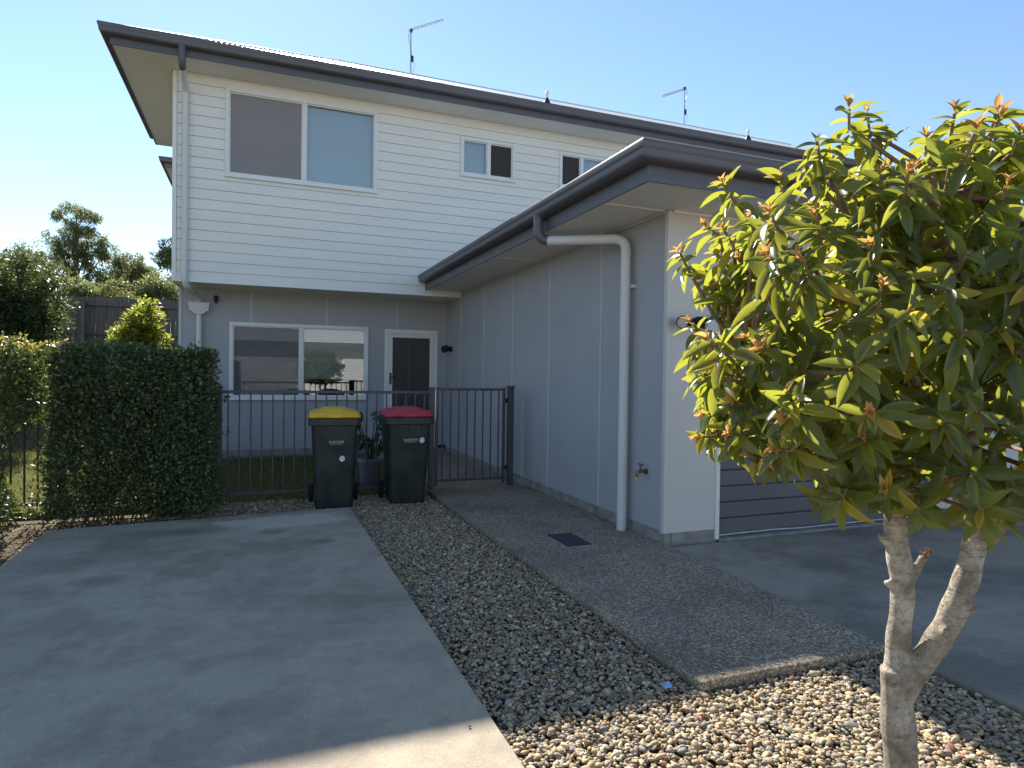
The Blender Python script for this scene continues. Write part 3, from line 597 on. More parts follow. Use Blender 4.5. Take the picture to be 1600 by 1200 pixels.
# downpipes
def bend(a, c, b_, k=6):
    a, c, b_ = Vector(a), Vector(c), Vector(b_); return [(a*(1-t)**2+c*2*t*(1-t)+b_*t*t) for t in [i/k for i in range(k+1)]]
PX = -1.02
dp = MB().tube([(PX, 9.90, 5.86)]+bend((PX, 9.90, 5.70), (PX, 9.90, 5.60), (PX, 9.99, 5.57)), .048, 16).build('downpipe_outlet', 'gutter', house, smooth=True)
yp = YU-.068
MB().tube(bend((PX, 9.97, 5.575), (PX, yp-.02, 5.50), (PX, yp, 5.40), 6)+[(PX, yp, 2.80)]+bend((PX, yp, 2.78), (PX, yp, 2.66), (PX+.03, yp+.12, 2.63))+bend((PX+.06, yp+.35, 2.61), (PX+.125, YL-.07, 2.60), (PX+.125, YL-.07, 2.50)), .045, 16).build('downpipe', 'pipe', house, smooth=True)
rx = PX+.125; b = MB()
for (za, zb, wa, wb) in ((2.472, 2.490, .155, .155), (2.36, 2.472, .138, .150), (2.30, 2.36, .05, .125)):
    b.add([(rx-wa, YL-.135, za), (rx+wa, YL-.135, za), (rx+wa, YL-.002, za), (rx-wa, YL-.002, za), (rx-wb, YL-.145, zb), (rx+wb, YL-.145, zb), (rx+wb, YL-.002, zb), (rx-wb, YL-.002, zb)], [(0, 3, 2, 1), (4, 5, 6, 7), (0, 1, 5, 4), (1, 2, 6, 5), (2, 3, 7, 6), (3, 0, 4, 7)])
b.build('rain_head', 'pipe', house); MB().tube([(rx, YL-.07, 2.31), (rx, YL-.07, -.04)], .043, 16).build('downpipe', 'pipe', house, smooth=True)
gpx = XG-.075; gpy = 5.10
MB().tube([(2.47, 5.66, 2.93)]+bend((2.47, 5.66, 2.80), (2.47, 5.66, 2.70), (2.55, 5.60, 2.685)), .048, 16).build('downpipe_outlet', 'gutter', house, smooth=True)
dpo = MB().tube([(2.54, 5.605, 2.686)]+bend((gpx-.08, 5.17, 2.66), (gpx, gpy, 2.65), (gpx, gpy, 2.55))+[(gpx, gpy, .0)], .045, 18).build('downpipe', 'pipe', house, smooth=True)
for z in (2.66, 2.53, .82): MB().tube([(gpx, gpy, z-.02), (gpx, gpy, z+.02)], .0475, 18).build('pipe_collar', 'pipe', dpo, smooth=True) if z < 2.6 else None
MB().box(gpx+.03, XG-.001, gpy-.075, gpy+.006, 2.21, 2.235).build('pipe_bracket', 'pipe', dpo)

# ------------------------------------------------------------------ things on the house
def antenna(x, dirx, label):
    zt = ZE+RUN*PT
    t = thing('tv_antenna', label, 'antenna', (x, YR, zt), 0, 'aerials on the main roof ridge')
    MB().tube([(x, YR, zt-.05), (x-.01*dirx, YR, zt+.93)], .014, 8).build('mast', 'galv', t)
    p = Vector((x-.05*dirx, YR, zt+.90)); q = Vector((x+.66*dirx, YR-.05, zt+1.24 if dirx > 0 else zt+.58))
    if dirx < 0: p = Vector((x+.05, YR, zt+.90))
    for o in (-.018, .018): MB().tube([p+Vector((0, 0, o)), q+Vector((0, 0, o))], .010, 6).build('boom', 'galv', t)
    for s in [.04+.1175*i for i in range(9)]:
        c = p.lerp(q, s); ln = .035+.03*abs(s-.5); MB().tube([c+Vector((0, -ln, 0)), c+Vector((0, ln, 0))], .004, 5).build('element', 'galv', t)
    MB().box(x-.022, x+.022, YR-.03, YR+.02, zt+.87, zt+.93).build('clamp', 'black', t)
    MB().box(x+.0, x+.045, YR-.04, YR, zt+.26, zt+.38).build('masthead_box', 'black', t)
    MB().tube([p+Vector((0, -.02, 0)), (x-.06*dirx, YR-.02, zt+.74), (x-.01, YR-.02, zt+.5), (x+.02, YR-.03, zt+.36), (x+.07, YR-.03, zt+.2), (x+.03, YR-.03, zt-.02)], .004, 5).build('cable', 'black', t)
antenna(2.86, 1, 'roof aerial whose boom tilts upwards from its mast, above the large upstairs window')
antenna(9.62, -1, 'roof aerial whose boom tilts downwards from its mast, farther along the ridge')
def vent(x, label):
    zz = ZE+.70*PT; y = EV+.70
    t = thing('roof_vent', label, 'vent pipe', (x, y, zz), 0, 'vent pipes on the main roof')
    MB().lathe([(.075, -.04), (.06, .02), (.032, .07), (.032, .09)], (x, y, zz), 16).build('flashing', 'black', t, smooth=True)
    MB().lathe([(.026, .05), (.026, .17), (.036, .175), (.030, .205), (.005, .235)], (x, y, zz), 14).build('pipe', 'trim', t, smooth=True)
vent(4.77, 'white vent pipe with black collar on roof, above the two small upstairs windows'); vent(9.30, 'white vent pipe with black collar on roof, beyond the second aerial')

t = thing('security_sensor', 'small black oval sensor on lower wall beside the rain head', 'sensor', (-.656, YL, 2.56))
MB().lathe([(.004, -.062), (.03, -.045), (.04, 0), (.03, .045), (.004, .062)], (-.656, YL-.035, 2.565), 14).build('housing', 'black', t, smooth=True); MB().tube([(-.656, YL, 2.50), (-.656, YL-.035, 2.49), (-.656, YL-.04, 2.53)], .010, 8).build('bracket', 'black', t)
t = thing('wall_light', 'small black bowl-shaped wall light on garage side wall near front door', 'wall light', (XG, 11.05, 1.85))
MB().tube([(XG+.0, 11.05, 1.85), (XG-.02, 11.05, 1.85)], .05, 16).build('backplate', 'black', t); MB().tube([(XG-.02, 11.05, 1.85), (XG-.06, 11.03, 1.86), (XG-.10, 11.0, 1.86), (XG-.16, 10.96, 1.845)], [.02, .045, .062, .066], 16).build('shade', 'black', t, smooth=True)
t = thing('floodlight', 'black twin-head floodlight on garage front wall behind the tree leaves', 'floodlight', (3.33, YG, 1.86))
MB().tube([(3.33, YG-.005, 1.86), (3.33, YG-.05, 1.86)], .05, 16).build('backplate', 'black', t)
for s in (-1, 1):
    h = MB().tube([(3.33+s*.03, YG-.05, 1.87), (3.33+s*.07, YG-.09, 1.88), (3.33+s*.085, YG-.11, 1.87), (3.33+s*.12, YG-.155, 1.85)], [.018, .034, .048, .050], 16).build('lamp_head', 'black', t, smooth=True)
    MB().tube([(3.33+s*.12, YG-.155, 1.85), (3.33+s*.123, YG-.1585, 1.8486)], .042, 16).build('lens', 'galv', h)
t = thing('garden_tap', 'weathered brass garden tap sticking out of garage side wall', 'tap', (XG, 4.82, .58))
MB().tube([(XG+.005, 4.82, .575), (XG-.012, 4.82, .575)], .026, 14).build('flange', 'brass', t); MB().tube([(XG-.01, 4.82, .575), (XG-.06, 4.82, .578), (XG-.085, 4.82, .575), (XG-.10, 4.82, .55), (XG-.10, 4.82, .525)], [.013, .015, .016, .013, .014], 12).build('spout', 'brass', t, smooth=True)
MB().tube([(XG-.062, 4.82, .585), (XG-.062, 4.82, .635)], .009, 10).build('spindle', 'brass', t); MB().tube([(XG-.062, 4.785, .638), (XG-.062, 4.855, .640)], .008, 8).build('handle', 'brass', t); MB().tube([(XG-.10, 4.82, .528), (XG-.10, 4.82, .50)], .017, 12).build('hose_fitting', 'copper', t)
t = thing('access_cover', 'dark square inspection cover set flush into the pebbled footpath', 'drain cover', (2.475, 4.91, .004))
MB().box(2.345, 2.595, 4.695, 5.135, -.02, .007).build('frame', 'galv', t, bevel=.001); MB().box(2.353, 2.587, 4.703, 5.127, -.01, .0115).build('lid', 'cover', t, bevel=.003)
o = MB().add([(1.735, 2.46, -.02), (1.775, 2.455, -.018), (1.78, 2.49, -.005), (1.742, 2.50, -.022), (1.755, 2.475, .002)], [(0, 1, 4), (1, 2, 4), (2, 3, 4), (3, 0, 4)]).build('wrapper', 'litter'); tag(o, 'scrap of blue wrapper lying on pebbles by the footpath corner', 'litter')

# ================================================================== fence and gate
YF = 7.655
fence = thing('fence', 'dark tubular metal fence of upright bars behind hedge and bins', 'fence', (-.4, YF, -.03))
def post(x, top, par, name='post', w=.032):
    MB().box(x-w, x+w, YF-w, YF+w, -.1, top-.02).build(name, 'fence', par, bevel=.003); MB().box(x-w-.006, x+w+.006, YF-w-.006, YF+w+.006, top-.02, top+.008).build(name+'_cap', 'fence', par, bevel=.004)
for x in (-4.95, -2.68, -.405, 1.955): post(x, 1.235, fence)
for a, b_ in ((-4.918, -2.712), (-2.648, -.437), (-.373, 1.923)):
    MB().box(a, b_, YF-.014, YF+.014, 1.165, 1.198).build('top_rail', 'fence', fence, bevel=.003); MB().box(a, b_, YF-.014, YF+.014, .045, .075).build('bottom_rail', 'fence', fence, bevel=.003)
bar = MB().box(-.008, .008, -.008, .008, .076, 1.164).mesh('baluster', 'fence', bevel=.002)
def balusters(a, b_, n, par, z0=0.0):
    for i in range(n):
        o = obj('baluster', bar, par); o.location = (a+(b_-a)*(i+.5)/n, YF, z0)
balusters(-4.918, -2.712, 20, fence); balusters(-2.648, -.437, 20, fence); balusters(-.373, 1.923, 20, fence)
gate = thing('gate', 'dark metal pedestrian gate across footpath against garage wall', 'gate', (2.03, YF, .004))
for x in (2.022, 2.895): MB().box(x-.017, x+.017, YF-.017, YF+.017, .035, 1.245).build('stile', 'fence', gate, bevel=.003)
MB().box(2.040, 2.877, YF-.014, YF+.014, 1.205, 1.236).build('top_rail', 'fence', gate, bevel=.003); MB().box(2.040, 2.877, YF-.014, YF+.014, .085, .115).build('bottom_rail', 'fence', gate, bevel=.003)
balusters(2.040, 2.877, 8, gate, .0405)
MB().box(1.988, 2.004, YF-.03, YF-.005, .85, 1.24).build('latch_rod', 'alu', gate); 
for z in (.2, 1.05): MB().box(2.912, 2.945, YF-.012, YF+.012, z, z+.06).build('hinge', 'black', gate)
gp = thing('gate_post', 'dark square hinge post of gate beside garage wall', 'post', (2.985, YF, 0)); post(2.985, 1.262, gp, 'post', .036)

# ================================================================== wheelie bins
def ring(x0, x1, y0, y1, z, rr, k=5):
    P = []
    for cx, cy, a0 in ((x1-rr, y1-rr, 0), (x0+rr, y1-rr, 90), (x0+rr, y0+rr, 180), (x1-rr, y0+rr, 270)):
        for i in range(k): a = rad(a0+90*i/(k-1)); P.append((cx+rr*math.cos(a), cy+rr*math.sin(a), z))
    return P
def loft(rings, capb=True, capt=True):
    b = MB(); n = len(rings[0]); V = [p for r_ in rings for p in r_]; F = []
    for i in range(len(rings)-1): F += [(i*n+k, i*n+(k+1) % n, (i+1)*n+(k+1) % n, (i+1)*n+k) for k in range(n)]
    if capb: F.append(tuple(range(n-1, -1, -1)))
    if capt: F.append(tuple(range((len(rings)-1)*n, len(rings)*n)))
    return b.add(V, F)
def text_mesh(s, size):
    cu = bpy.data.curves.new('lettering', 'FONT'); cu.body = s; cu.size = size; cu.align_x = 'CENTER'; cu.extrude = .0006
    o = bpy.data.objects.new('tmp', cu); COL.objects.link(o); bpy.context.view_layer.update()
    me = bpy.data.meshes.new_from_object(o.evaluated_get(bpy.context.evaluated_depsgraph_get())); bpy.data.objects.remove(o); bpy.data.curves.remove(cu)
    me.materials.clear(); me.materials.append(M['white']); return me
def wheelie(x, y, rz, lid, label, logo_xz, text_x):
    t = thing('wheelie_bin', label, 'bin', (x, y, -.035), rz, 'wheelie bins in front of the fence'); t.scale = (.92, .96, 1.0)
    body = loft([ring(-.205, .205, -.24, .17, .0, .05), ring(-.212, .212, -.25, .19, .03, .055), ring(-.255, .255, -.325, .30, .86, .06), ring(-.257, .257, -.328, .305, .90, .06)]).build('body', 'bin', t, smooth=True, world=False)
    rim = loft([ring(-.272, .272, -.345, .325, .885, .06), ring(-.29, .29, -.365, .345, .892, .06), ring(-.29, .29, -.365, .345, .958, .06), ring(-.28, .28, -.355, .335, .965, .06)]).build('rim', 'bin_rim', t, smooth=True, world=False)
    for q in (-.15, 0, .15): MB().box(q-.006, q+.006, -.352, -.318, .82, .888).build('rib', 'bin_rim', t, world=False)
    ld = loft([ring(-.283, .283, -.375, .34, .966, .06), ring(-.288, .288, -.385, .345, .975, .06), ring(-.280, .280, -.375, .335, 1.012, .07), ring(-.262, .262, -.34, .31, 1.026, .08), ring(-.22, .22, -.27, .27, 1.040, .08)]).build('lid', lid, t, smooth=True, world=False)
    loft([ring(-.165, .165, -.355, .22, 1.018, .04), ring(-.145, .145, -.30, .20, 1.058, .05), ring(-.10, .10, -.24, .15, 1.066, .05)]).build('raised_crown', lid, ld, smooth=True, world=False)
    for s in (-1, 1): MB().tube([(s*.21, -.388, .985), (s*.10, -.392, .985)], .012, 8).build('lid_grip', lid, ld, world=False)
    MB().tube([(-.26, .30, .94), (-.26, .40, .97), (.26, .40, .97), (.26, .30, .94)], .016, 10).build('handle_bar', 'bin_rim', t, smooth=True, world=False)
    MB().tube([(-.29, .235, .10), (.29, .235, .10)], .012, 10).build('axle', 'galv', t, world=False)
    for s in (-1, 1):
        w = MB().tube([(s*.235, .235, .10), (s*.245, .235, .10), (s*.28, .235, .10), (s*.29, .235, .10)], [.09, .1, .1, .09], 24).build('wheel', 'rubber', t, smooth=True, world=False)
        MB().tube([(s*.289, .235, .10), (s*.295, .235, .10)], .05, 16).build('hub', 'black', w, world=False)
    # print on the front, which leans slightly outwards towards the top
    yf = lambda z: -.25-.075*(z-.03)/.83-.0022; lean = math.atan2(.075, .83)
    for s, size, z in (('GLADSTONE', .029, .705), ('REGIONAL COUNCIL', .0140, .687)):
        o = obj('lettering', text_mesh(s, size), t, False); o.location = (text_x, yf(z), z); o.rotation_euler = (rad(90)+lean, 0, 0)
    lx_, lz_ = logo_xz
    lg = MB().tube([(lx_, yf(lz_)+.0016, lz_), (lx_, yf(lz_)-.0006, lz_)], .030, 24).build('round_emblem', 'white', t, world=False)
    for k in range(5):
        a = k*1.256+.5; q = (lx_+.016*math.cos(a), lz_+.016*math.sin(a)); MB().tube([(q[0], yf(q[1])+.001, q[1]), (q[0], yf(q[1])-.0016, q[1])], .0042+.001*(k % 3), 8).build('emblem_mark', 'bin', lg, world=False)
    return t
wheelie(.765, 7.25, rad(-5), 'yellow', 'dark green wheelie bin with yellow lid, in front of fence', (.085, .535), .02)
wheelie(1.555, 7.28, rad(-3), 'red', 'dark green wheelie bin with red lid, beside the footpath', (.150, .708), .012)

# ================================================================== potted split-leaf plant
t = thing('potted_plant', 'split-leaf plant in blue-grey pot behind fence, seen between the two bins', 'plant', (1.33, 8.35, -.03))
MB().lathe([(.10, 0), (.115, .02), (.145, .30), (.155, .31), (.155, .345), (.135, .345), (.13, .31), (.0, .305)], (1.33, 8.35, -.03), 24).build('pot', 'pot', t, smooth=True)
def split_leaf():
    V = [(0, 0, 0)]; F = []
    n = 12; pts = []
    for s in (1, -1):
        for i in range(n):
            a = (i/(n-1)); th = s*rad(165-160*a); rr = (.55+.45*a)*(1 if i % 3 else .50); pts.append((s, rr*math.cos(th)*.62+.35, rr*math.sin(th)*.55, -.10*rr*rr))
    for s, x, y, z in pts: V.append((x, y, z))
    V.append((1.05, 0, -.12)); tip = len(V)-1
    mids = [(m_, 0, .02) for m_ in (0.2, .5, .8)]; V += mids
    for off in (0, n):
        for i in range(n-1): F.append((0 if i < 4 else (tip+1 if i < 7 else tip+2), 1+off+i, 1+off+i+1))
        F.append((tip+2, 1+off+n-1, tip))
    return np.array(V), np.array(F)
SV, SF = split_leaf()
mon = [arr_mesh('leaf', SV, SF, 'monstera', {'rnd': ('FLOAT', np.zeros(len(SV)))})]
for i in range(15):
    a = i*2.4; h = .52+.48*((i*7) % 15)/15; rr = .10+.20*((i*5) % 11)/11; tip = Vector((1.33+rr*math.cos(a), 8.35+rr*math.sin(a), h-.03)); c0 = Vector((1.33+.02*math.cos(a), 8.35+.02*math.sin(a), .26))
    MB().tube([c0, c0.lerp(tip, .5)+Vector((0, 0, .08)), tip], .006, 6).build('leaf_stalk', 'monstera', t)
    D = Vector((math.cos(a), .35*math.sin(a)-.25, -.35-.3*math.sin(2*a))).normalized(); S = D.cross(Vector((.15*math.cos(a), -1, .75))).normalized(); N = S.cross(D); sc = .24+.05*math.sin(i*3.1)
    o = obj('leaf', mon[0], t); o.matrix_basis = Matrix(((D.x*sc, S.x*sc, N.x*sc, tip.x), (D.y*sc, S.y*sc, N.y*sc, tip.y), (D.z*sc, S.z*sc, N.z*sc, tip.z), (0, 0, 0, 1)))

# ================================================================== hedges
def hedge_points(n, x0, x1, y0, y1, z0, z1, round_=.10, rag=.03):
    """points near the faces of a clipped block; normals outward"""
    A = np.array([(x1-x0)*(z1-z0)]*2+[(y1-y0)*(z1-z0)]*2+[(x1-x0)*(y1-y0)]); face = rng.choice(5, n, p=A/A.sum()); u = rng.random((n, 2)); P = np.empty((n, 3)); N = np.zeros((n, 3))
    for k, (ax, v) in enumerate(((1, y0), (1, y1), (0, x0), (0, x1), (2, z1))):
        m_ = face == k; o = [i for i in range(3) if i != ax]; L = [(x0, x1), (y0, y1), (z0, z1)]
        P[m_, ax] = v; N[m_, ax] = -1 if k in (0, 2) else 1
        for j, oo in enumerate(o): P[m_, oo] = L[oo][0]+u[m_, j]*(L[oo][1]-L[oo][0])
    C = np.array([(x0+x1)/2, (y0+y1)/2, 0]); dep = np.abs(rng.normal(0, .07, n)); wob = .035*np.sin(P[:, 0]*5+P[:, 2]*3)+.03*np.sin(P[:, 2]*7+P[:, 1]*4+1.3*P[:, 0])
    P -= N*(dep+wob)[:, None]; P += rng.normal(0, rag, (n, 3))
    return P, N
def leaves_at(P, N, lo, hi, name, m, parent, wr=(.45, .65), up=.3):
    n = len(P); D = unit(N*.6+rng.normal(0, .7, (n, 3))+np.array([0, 0, up])); U = unit(N+rng.normal(0, .6, (n, 3))+np.array([0, 0, .4])); s = rng.uniform(lo, hi, n)
    o = obj(name, scatter(SMALL_T, SMALL_F, P, frames(D, U), s, s*rng.uniform(*wr, n), name, m), parent); return o
def stems(b, base_pts, top_fn, n, r_=.008):
    for i in range(n):
        p = Vector(base_pts(i)); q = Vector(top_fn(i)); m_ = p.lerp(q, .5)+Vector(rng.normal(0, .05, 3)); b.tube([p, m_, q], [r_, r_*.7, r_*.3], 6)
hg = thing('hedge', 'dense dark clipped hedge with square top, shading the driveway edge', 'hedge', (-1.1, 7.2, -.08))
P, N = hedge_points(30000, -1.76, -.43, 6.86, 7.56, .02, 1.60)
taper = np.clip((P[:, 2])/1.5, 0, 1); k = (P[:, 0] < -.43+.05-.10*(1-taper)**2) | (rng.random(len(P)) < .35); P, N = P[k], N[k]
leaves_at(P, N, .030, .052, 'foliage', 'hedge', hg)['kind'] = 'stuff'
P = np.stack([rng.uniform(-1.66, -.52, 9000), rng.uniform(6.96, 7.5, 9000), rng.uniform(.05, 1.5, 9000)], 1); leaves_at(P, unit(rng.normal(0, 1, P.shape)), .03, .055, 'inner_foliage', 'hedge', hg)['kind'] = 'stuff'
b = MB(); stems(b, lambda i: (rng.uniform(-1.6, -.6), rng.uniform(7.05, 7.4), -.09), lambda i: (rng.uniform(-1.7, -.5), rng.uniform(6.95, 7.5), rng.uniform(.9, 1.5)), 44); b.build('stems', 'stem', hg)
for (sx, sz, dx) in ((-.40, 1.08, .14), (-.42, .75, .13), (-.45, .52, .11)):       # stray shoots past the clipped face
    m_ = 26; tt = rng.random(m_); P = np.stack([sx-.06+tt*(dx+.06), 7.05+rng.normal(0, .02, m_), sz+.06*tt+rng.normal(0, .022, m_)], 1); leaves_at(P, np.tile([1., 0, 0], (m_, 1)), .03, .05, 'stray_shoot', 'hedge', hg)['kind'] = 'stuff'
m_ = 520; c = rng.uniform(-1.72, -.46, 40); cy = rng.uniform(6.9, 7.5, 40); ci = rng.choice(40, m_); tt = rng.random(m_)
P = np.stack([c[ci]+rng.normal(0, .02, m_), cy[ci]+rng.normal(0, .02, m_), 1.56+tt*(.02+.09*rng.random(40)**2)[ci]], 1); leaves_at(P, np.tile([0, 0, 1.], (m_, 1)), .028, .048, 'top_shoots', 'hedge', hg)['kind'] = 'stuff'
# the looser, sunlit hedge to its left, thin and bare at its foot where the fence shows
gap_ok = lambda P: (P[:, 0] < -2.03-.33*(P[:, 1]-6.8)+.06*np.sin(P[:, 2]*9)) | (P[:, 2] > .86+.1*np.sin(P[:, 0]*9))
h2 = thing('hedge', 'looser sunlit hedge with yellow-orange new tips, left of the clipped hedge', 'hedge', (-2.8, 7.2, -.08))
P, N = hedge_points(26000, -3.9, -1.97, 6.75, 7.58, .0, 1.58, rag=.055); k = gap_ok(P); P, N = P[k], N[k]; leaves_at(P, N, .032, .058, 'foliage', 'hedge', h2)['kind'] = 'stuff'
P = np.stack([rng.uniform(-3.8, -2.05, 8000), rng.uniform(6.9, 7.5, 8000), rng.uniform(.05, 1.5, 8000)], 1); P = P[gap_ok(P)]; leaves_at(P, unit(rng.normal(0, 1, P.shape)), .03, .055, 'inner_foliage', 'hedge', h2)['kind'] = 'stuff'
P = np.stack([rng.uniform(-2.05, -1.72, 900), rng.uniform(6.9, 7.5, 900), rng.uniform(.85, 1.60, 900)], 1); leaves_at(P, np.tile([0, 0, 1.], (900, 1)), .03, .05, 'bridging_growth', 'hedge', h2)['kind'] = 'stuff'
P = np.stack([rng.uniform(-2.02, -1.72, 420), rng.uniform(6.95, 7.5, 420), .02+np.abs(rng.normal(0, .14, 420))], 1); leaves_at(P, np.tile([0, 0, 1.], (420, 1)), .03, .05, 'low_growth', 'hedge', h2)['kind'] = 'stuff'
m_ = 1500; c = rng.uniform(-3.9, -1.35, 46); ci = rng.choice(46, m_); tt = rng.random(m_)
P = np.stack([c[ci]+rng.normal(0, .03, m_), (6.85+.6*rng.random(46))[ci]+rng.normal(0, .03, m_), 1.55+tt*(.05+.10*rng.random(46))[ci]], 1); leaves_at(P, np.tile([0, 0, 1.], (m_, 1)), .03, .05, 'new_growth', 'hedge_new', h2)['kind'] = 'stuff'
b = MB(); stems(b, lambda i: (rng.uniform(-3.6, -2.1), rng.uniform(7.0, 7.4), -.1), lambda i: (rng.uniform(-3.8, -2.0), rng.uniform(6.9, 7.5), rng.uniform(.9, 1.5)), 40); b.build('stems', 'stem', h2)

# ================================================================== shrubs and trees beyond
def tree(name, label, cat, base, clumps, n_leaf, lo, hi, m, trunk=None, wr=(.4, .6), hang=0.0, group=None, tr=.06):
    """trunk with limbs to every clump; leaves spread unevenly through the clumps"""
    t = thing(name, label, cat, base, 0, group)
    cl = np.array(clumps); W = cl[:, 3]**2; ci = rng.choice(len(cl), n_leaf, p=W/W.sum())
    u = unit(rng.normal(0, 1, (n_leaf, 3))); rr = rng.random(n_leaf)**.45
    # second-order tufts break the outline of every clump
    tuft = unit(rng.normal(0, 1, (len(cl)*26, 3)))*(.55+.55*rng.random((len(cl)*26, 1))); tid = ci*26+rng.integers(0, 26, n_leaf)
    P = cl[ci, :3]+tuft[tid]*cl[ci, 3:4]*np.array([1, 1, .85])+u*(rr*cl[ci, 3]*.30)[:, None]
    N = unit(tuft[tid]+.5*u); D = unit(N*.5+rng.normal(0, .6, (n_leaf, 3))+np.array([0, 0, .15-hang])); U = unit(rng.normal(0, .8, (n_leaf, 3))+np.array([0, 0, 1.0])); s = rng.uniform(lo, hi, n_leaf)
    cr = obj('crown', scatter(SMALL_T, SMALL_F, P, frames(D, U), s, s*rng.uniform(*wr, n_leaf), 'crown', m), t); cr['kind'] = 'stuff'
    b = MB(); bx, by, bz = base; top = Vector(trunk if trunk else (bx, by, cl[:, 2].max()-.2)); B = Vector(base)
    pts = [B.lerp(top, s)+Vector((.05*math.sin(5*s), .05*math.cos(4*s), 0))*min(1, tr*8) for s in [i/6 for i in range(7)]]; b.tube(pts, [tr*(1-.8*s) for s in np.linspace(0, 1, 7)], 10)
    for q in cl:
        e = Vector([float(w) for w in q[:3]]); k = min(.9, max(.15, (e.z-bz)/(top.z-bz+1e-6)-.25)); s = B.lerp(top, k); b.tube([s, s.lerp(e, .5)+Vector((0, 0, -.06*(e-s).length)), e], [tr*.45*(1-.6*k)+.004, tr*.25, tr*.08], 7)
    b.build('trunk', m='gum_bark' if tr > .05 else 'stem', parent=t, smooth=True); return t
def cloud(c, R, k, rs):
    return [(c[0]+v[0]*R[0], c[1]+v[1]*R[1], c[2]+v[2]*R[2], rs*random.uniform(.7, 1.25)) for v in (unit(rng.normal(0, 1, 3))*random.uniform(.2, .95) for _ in range(k))]
gh = lambda x, y: float(ground_h(x, y))
tree('shrub', 'tall dense dark green shrub rising above the sunlit hedge', 'shrub', (-4.3, 14.4, gh(0, 14.4)), cloud((-4.3, 14.4, 2.35), (1.0, .7, 1.6), 34, .46), 30000, .05, .09, 'dark_tree', tr=.04)
tree('shrub', 'yellow-green leafy shrub between paling fence and house corner', 'shrub', (-1.82, 11.95, gh(0, 11.95)), cloud((-1.83, 11.95, 1.85), (.42, .36, .80), 30, .22), 11000, .05, .09, 'bright_shrub', tr=.03)
pf = thing('paling_fence', 'weathered grey timber paling fence on the bank behind the shrubs', 'fence', (-4.5, 17.0, .9))
zb = gh(0, 17.0)-.05
for i in range(78):
    x = -9.4+i*.108; h = 3.05+random.uniform(-.03, .03); MB().box(x, x+.1045, 17.0+.004*(i % 2), 17.018+.004*(i % 2), zb, h).build('paling', 'paling', pf)
for z in (1.35, 2.2, 2.85): MB().box(-9.4, -1.0, 16.945, 16.999, z, z+.075).build('rail', 'paling', pf)
for x in (-8.6, -6.2, -3.75, -1.4): MB().box(x, x+.11, 16.86, 16.944, zb, 3.02).build('post', 'paling', pf)
G = 'trees beyond the paling fence'
tree('gum_tree', 'tallest gum tree beyond paling fence, slim with drooping airy foliage', 'tree', (-6.75, 30, gh(0, 30)),
     [(-6.75, 30, 7.3, .75), (-7.0, 30, 6.6, .7), (-6.35, 30, 6.5, .65), (-7.3, 30.2, 6.1, .5), (-6.1, 30, 5.8, .55), (-5.75, 30.2, 6.2, .4), (-6.8, 29.8, 5.6, .5), (-7.3, 30, 5.2, .5), (-6.2, 30, 5.1, .5), (-6.6, 30, 4.5, .5), (-5.7, 30, 4.9, .4)], 15000, .10, .20, 'gum', trunk=(-6.7, 30, 7.5), wr=(.16, .26), hang=.75, group=G, tr=.12)
tree('gum_tree', 'olive bushy gum tree just left of the tallest gum', 'tree', (-8.8, 32, gh(0, 32)), cloud((-8.9, 32, 5.2), (1.3, .8, 1.5), 16, .7), 12000, .10, .19, 'gum', wr=(.2, .32), hang=.5, group=G, tr=.10)
tree('gum_tree', 'dark rounded tree between tallest gum and house corner', 'tree', (-5.35, 33, gh(0, 33)), cloud((-5.1, 33, 5.1), (1.2, .8, 1.7), 30, .66), 18000, .09, .17, 'dark_tree', wr=(.25, .4), hang=.3, group=G, tr=.10)
tree('gum_tree', 'far tree with open flat crown showing sky, right against house corner', 'tree', (-4.0, 36, gh(0, 36)), cloud((-3.9, 36, 7.0), (.9, .7, .5), 9, .42)+[(-4.1, 36, 5.9, .3)], 6000, .10, .18, 'dark_tree', trunk=(-4.0, 36, 7.0), wr=(.25, .4), hang=.3, group=G, tr=.09)
tree('gum_tree', 'low olive-green bushy tree behind fence beside the house corner', 'tree', (-3.7, 27, gh(0, 27)), cloud((-3.5, 27, 3.9), (1.1, .7, 1.2), 24, .55), 15000, .08, .16, 'gum', wr=(.22, .35), hang=.4, group=G, tr=.08)
tree('gum_tree', 'low yellow-olive tree under the tallest gum behind fence', 'tree', (-5.9, 25, gh(0, 25)), cloud((-5.4, 25, 3.5), (1.7, .7, 1.1), 26, .48), 18000, .08, .15, 'gum', wr=(.22, .35), hang=.4, group=G, tr=.07)
tree('gum_tree', 'large dark tree far left behind the dense shrub', 'tree', (-10.6, 34, gh(0, 34)), cloud((-10.8, 34, 5.0), (1.6, 1.0, 2.0), 18, .8), 13000, .10, .19, 'dark_tree', wr=(.25, .4), hang=.3, group=G, tr=.12)

tree('gum_tree', 'mid-height grey-green tree filling the gap beside the dark rounded tree', 'tree', (-4.75, 29, gh(0, 29)), [(-4.9, 29, 5.0, .7), (-4.5, 29, 4.6, .7), (-5.3, 29.2, 4.6, .6), (-4.1, 29, 4.4, .6), (-4.8, 28.8, 5.5, .5), (-5.6, 29, 4.2, .6), (-4.2, 29.2, 5.1, .45)], 15000, .09, .17, 'gum', trunk=(-4.8, 29, 5.4), wr=(.2, .34), hang=.4, group=G, tr=.09)
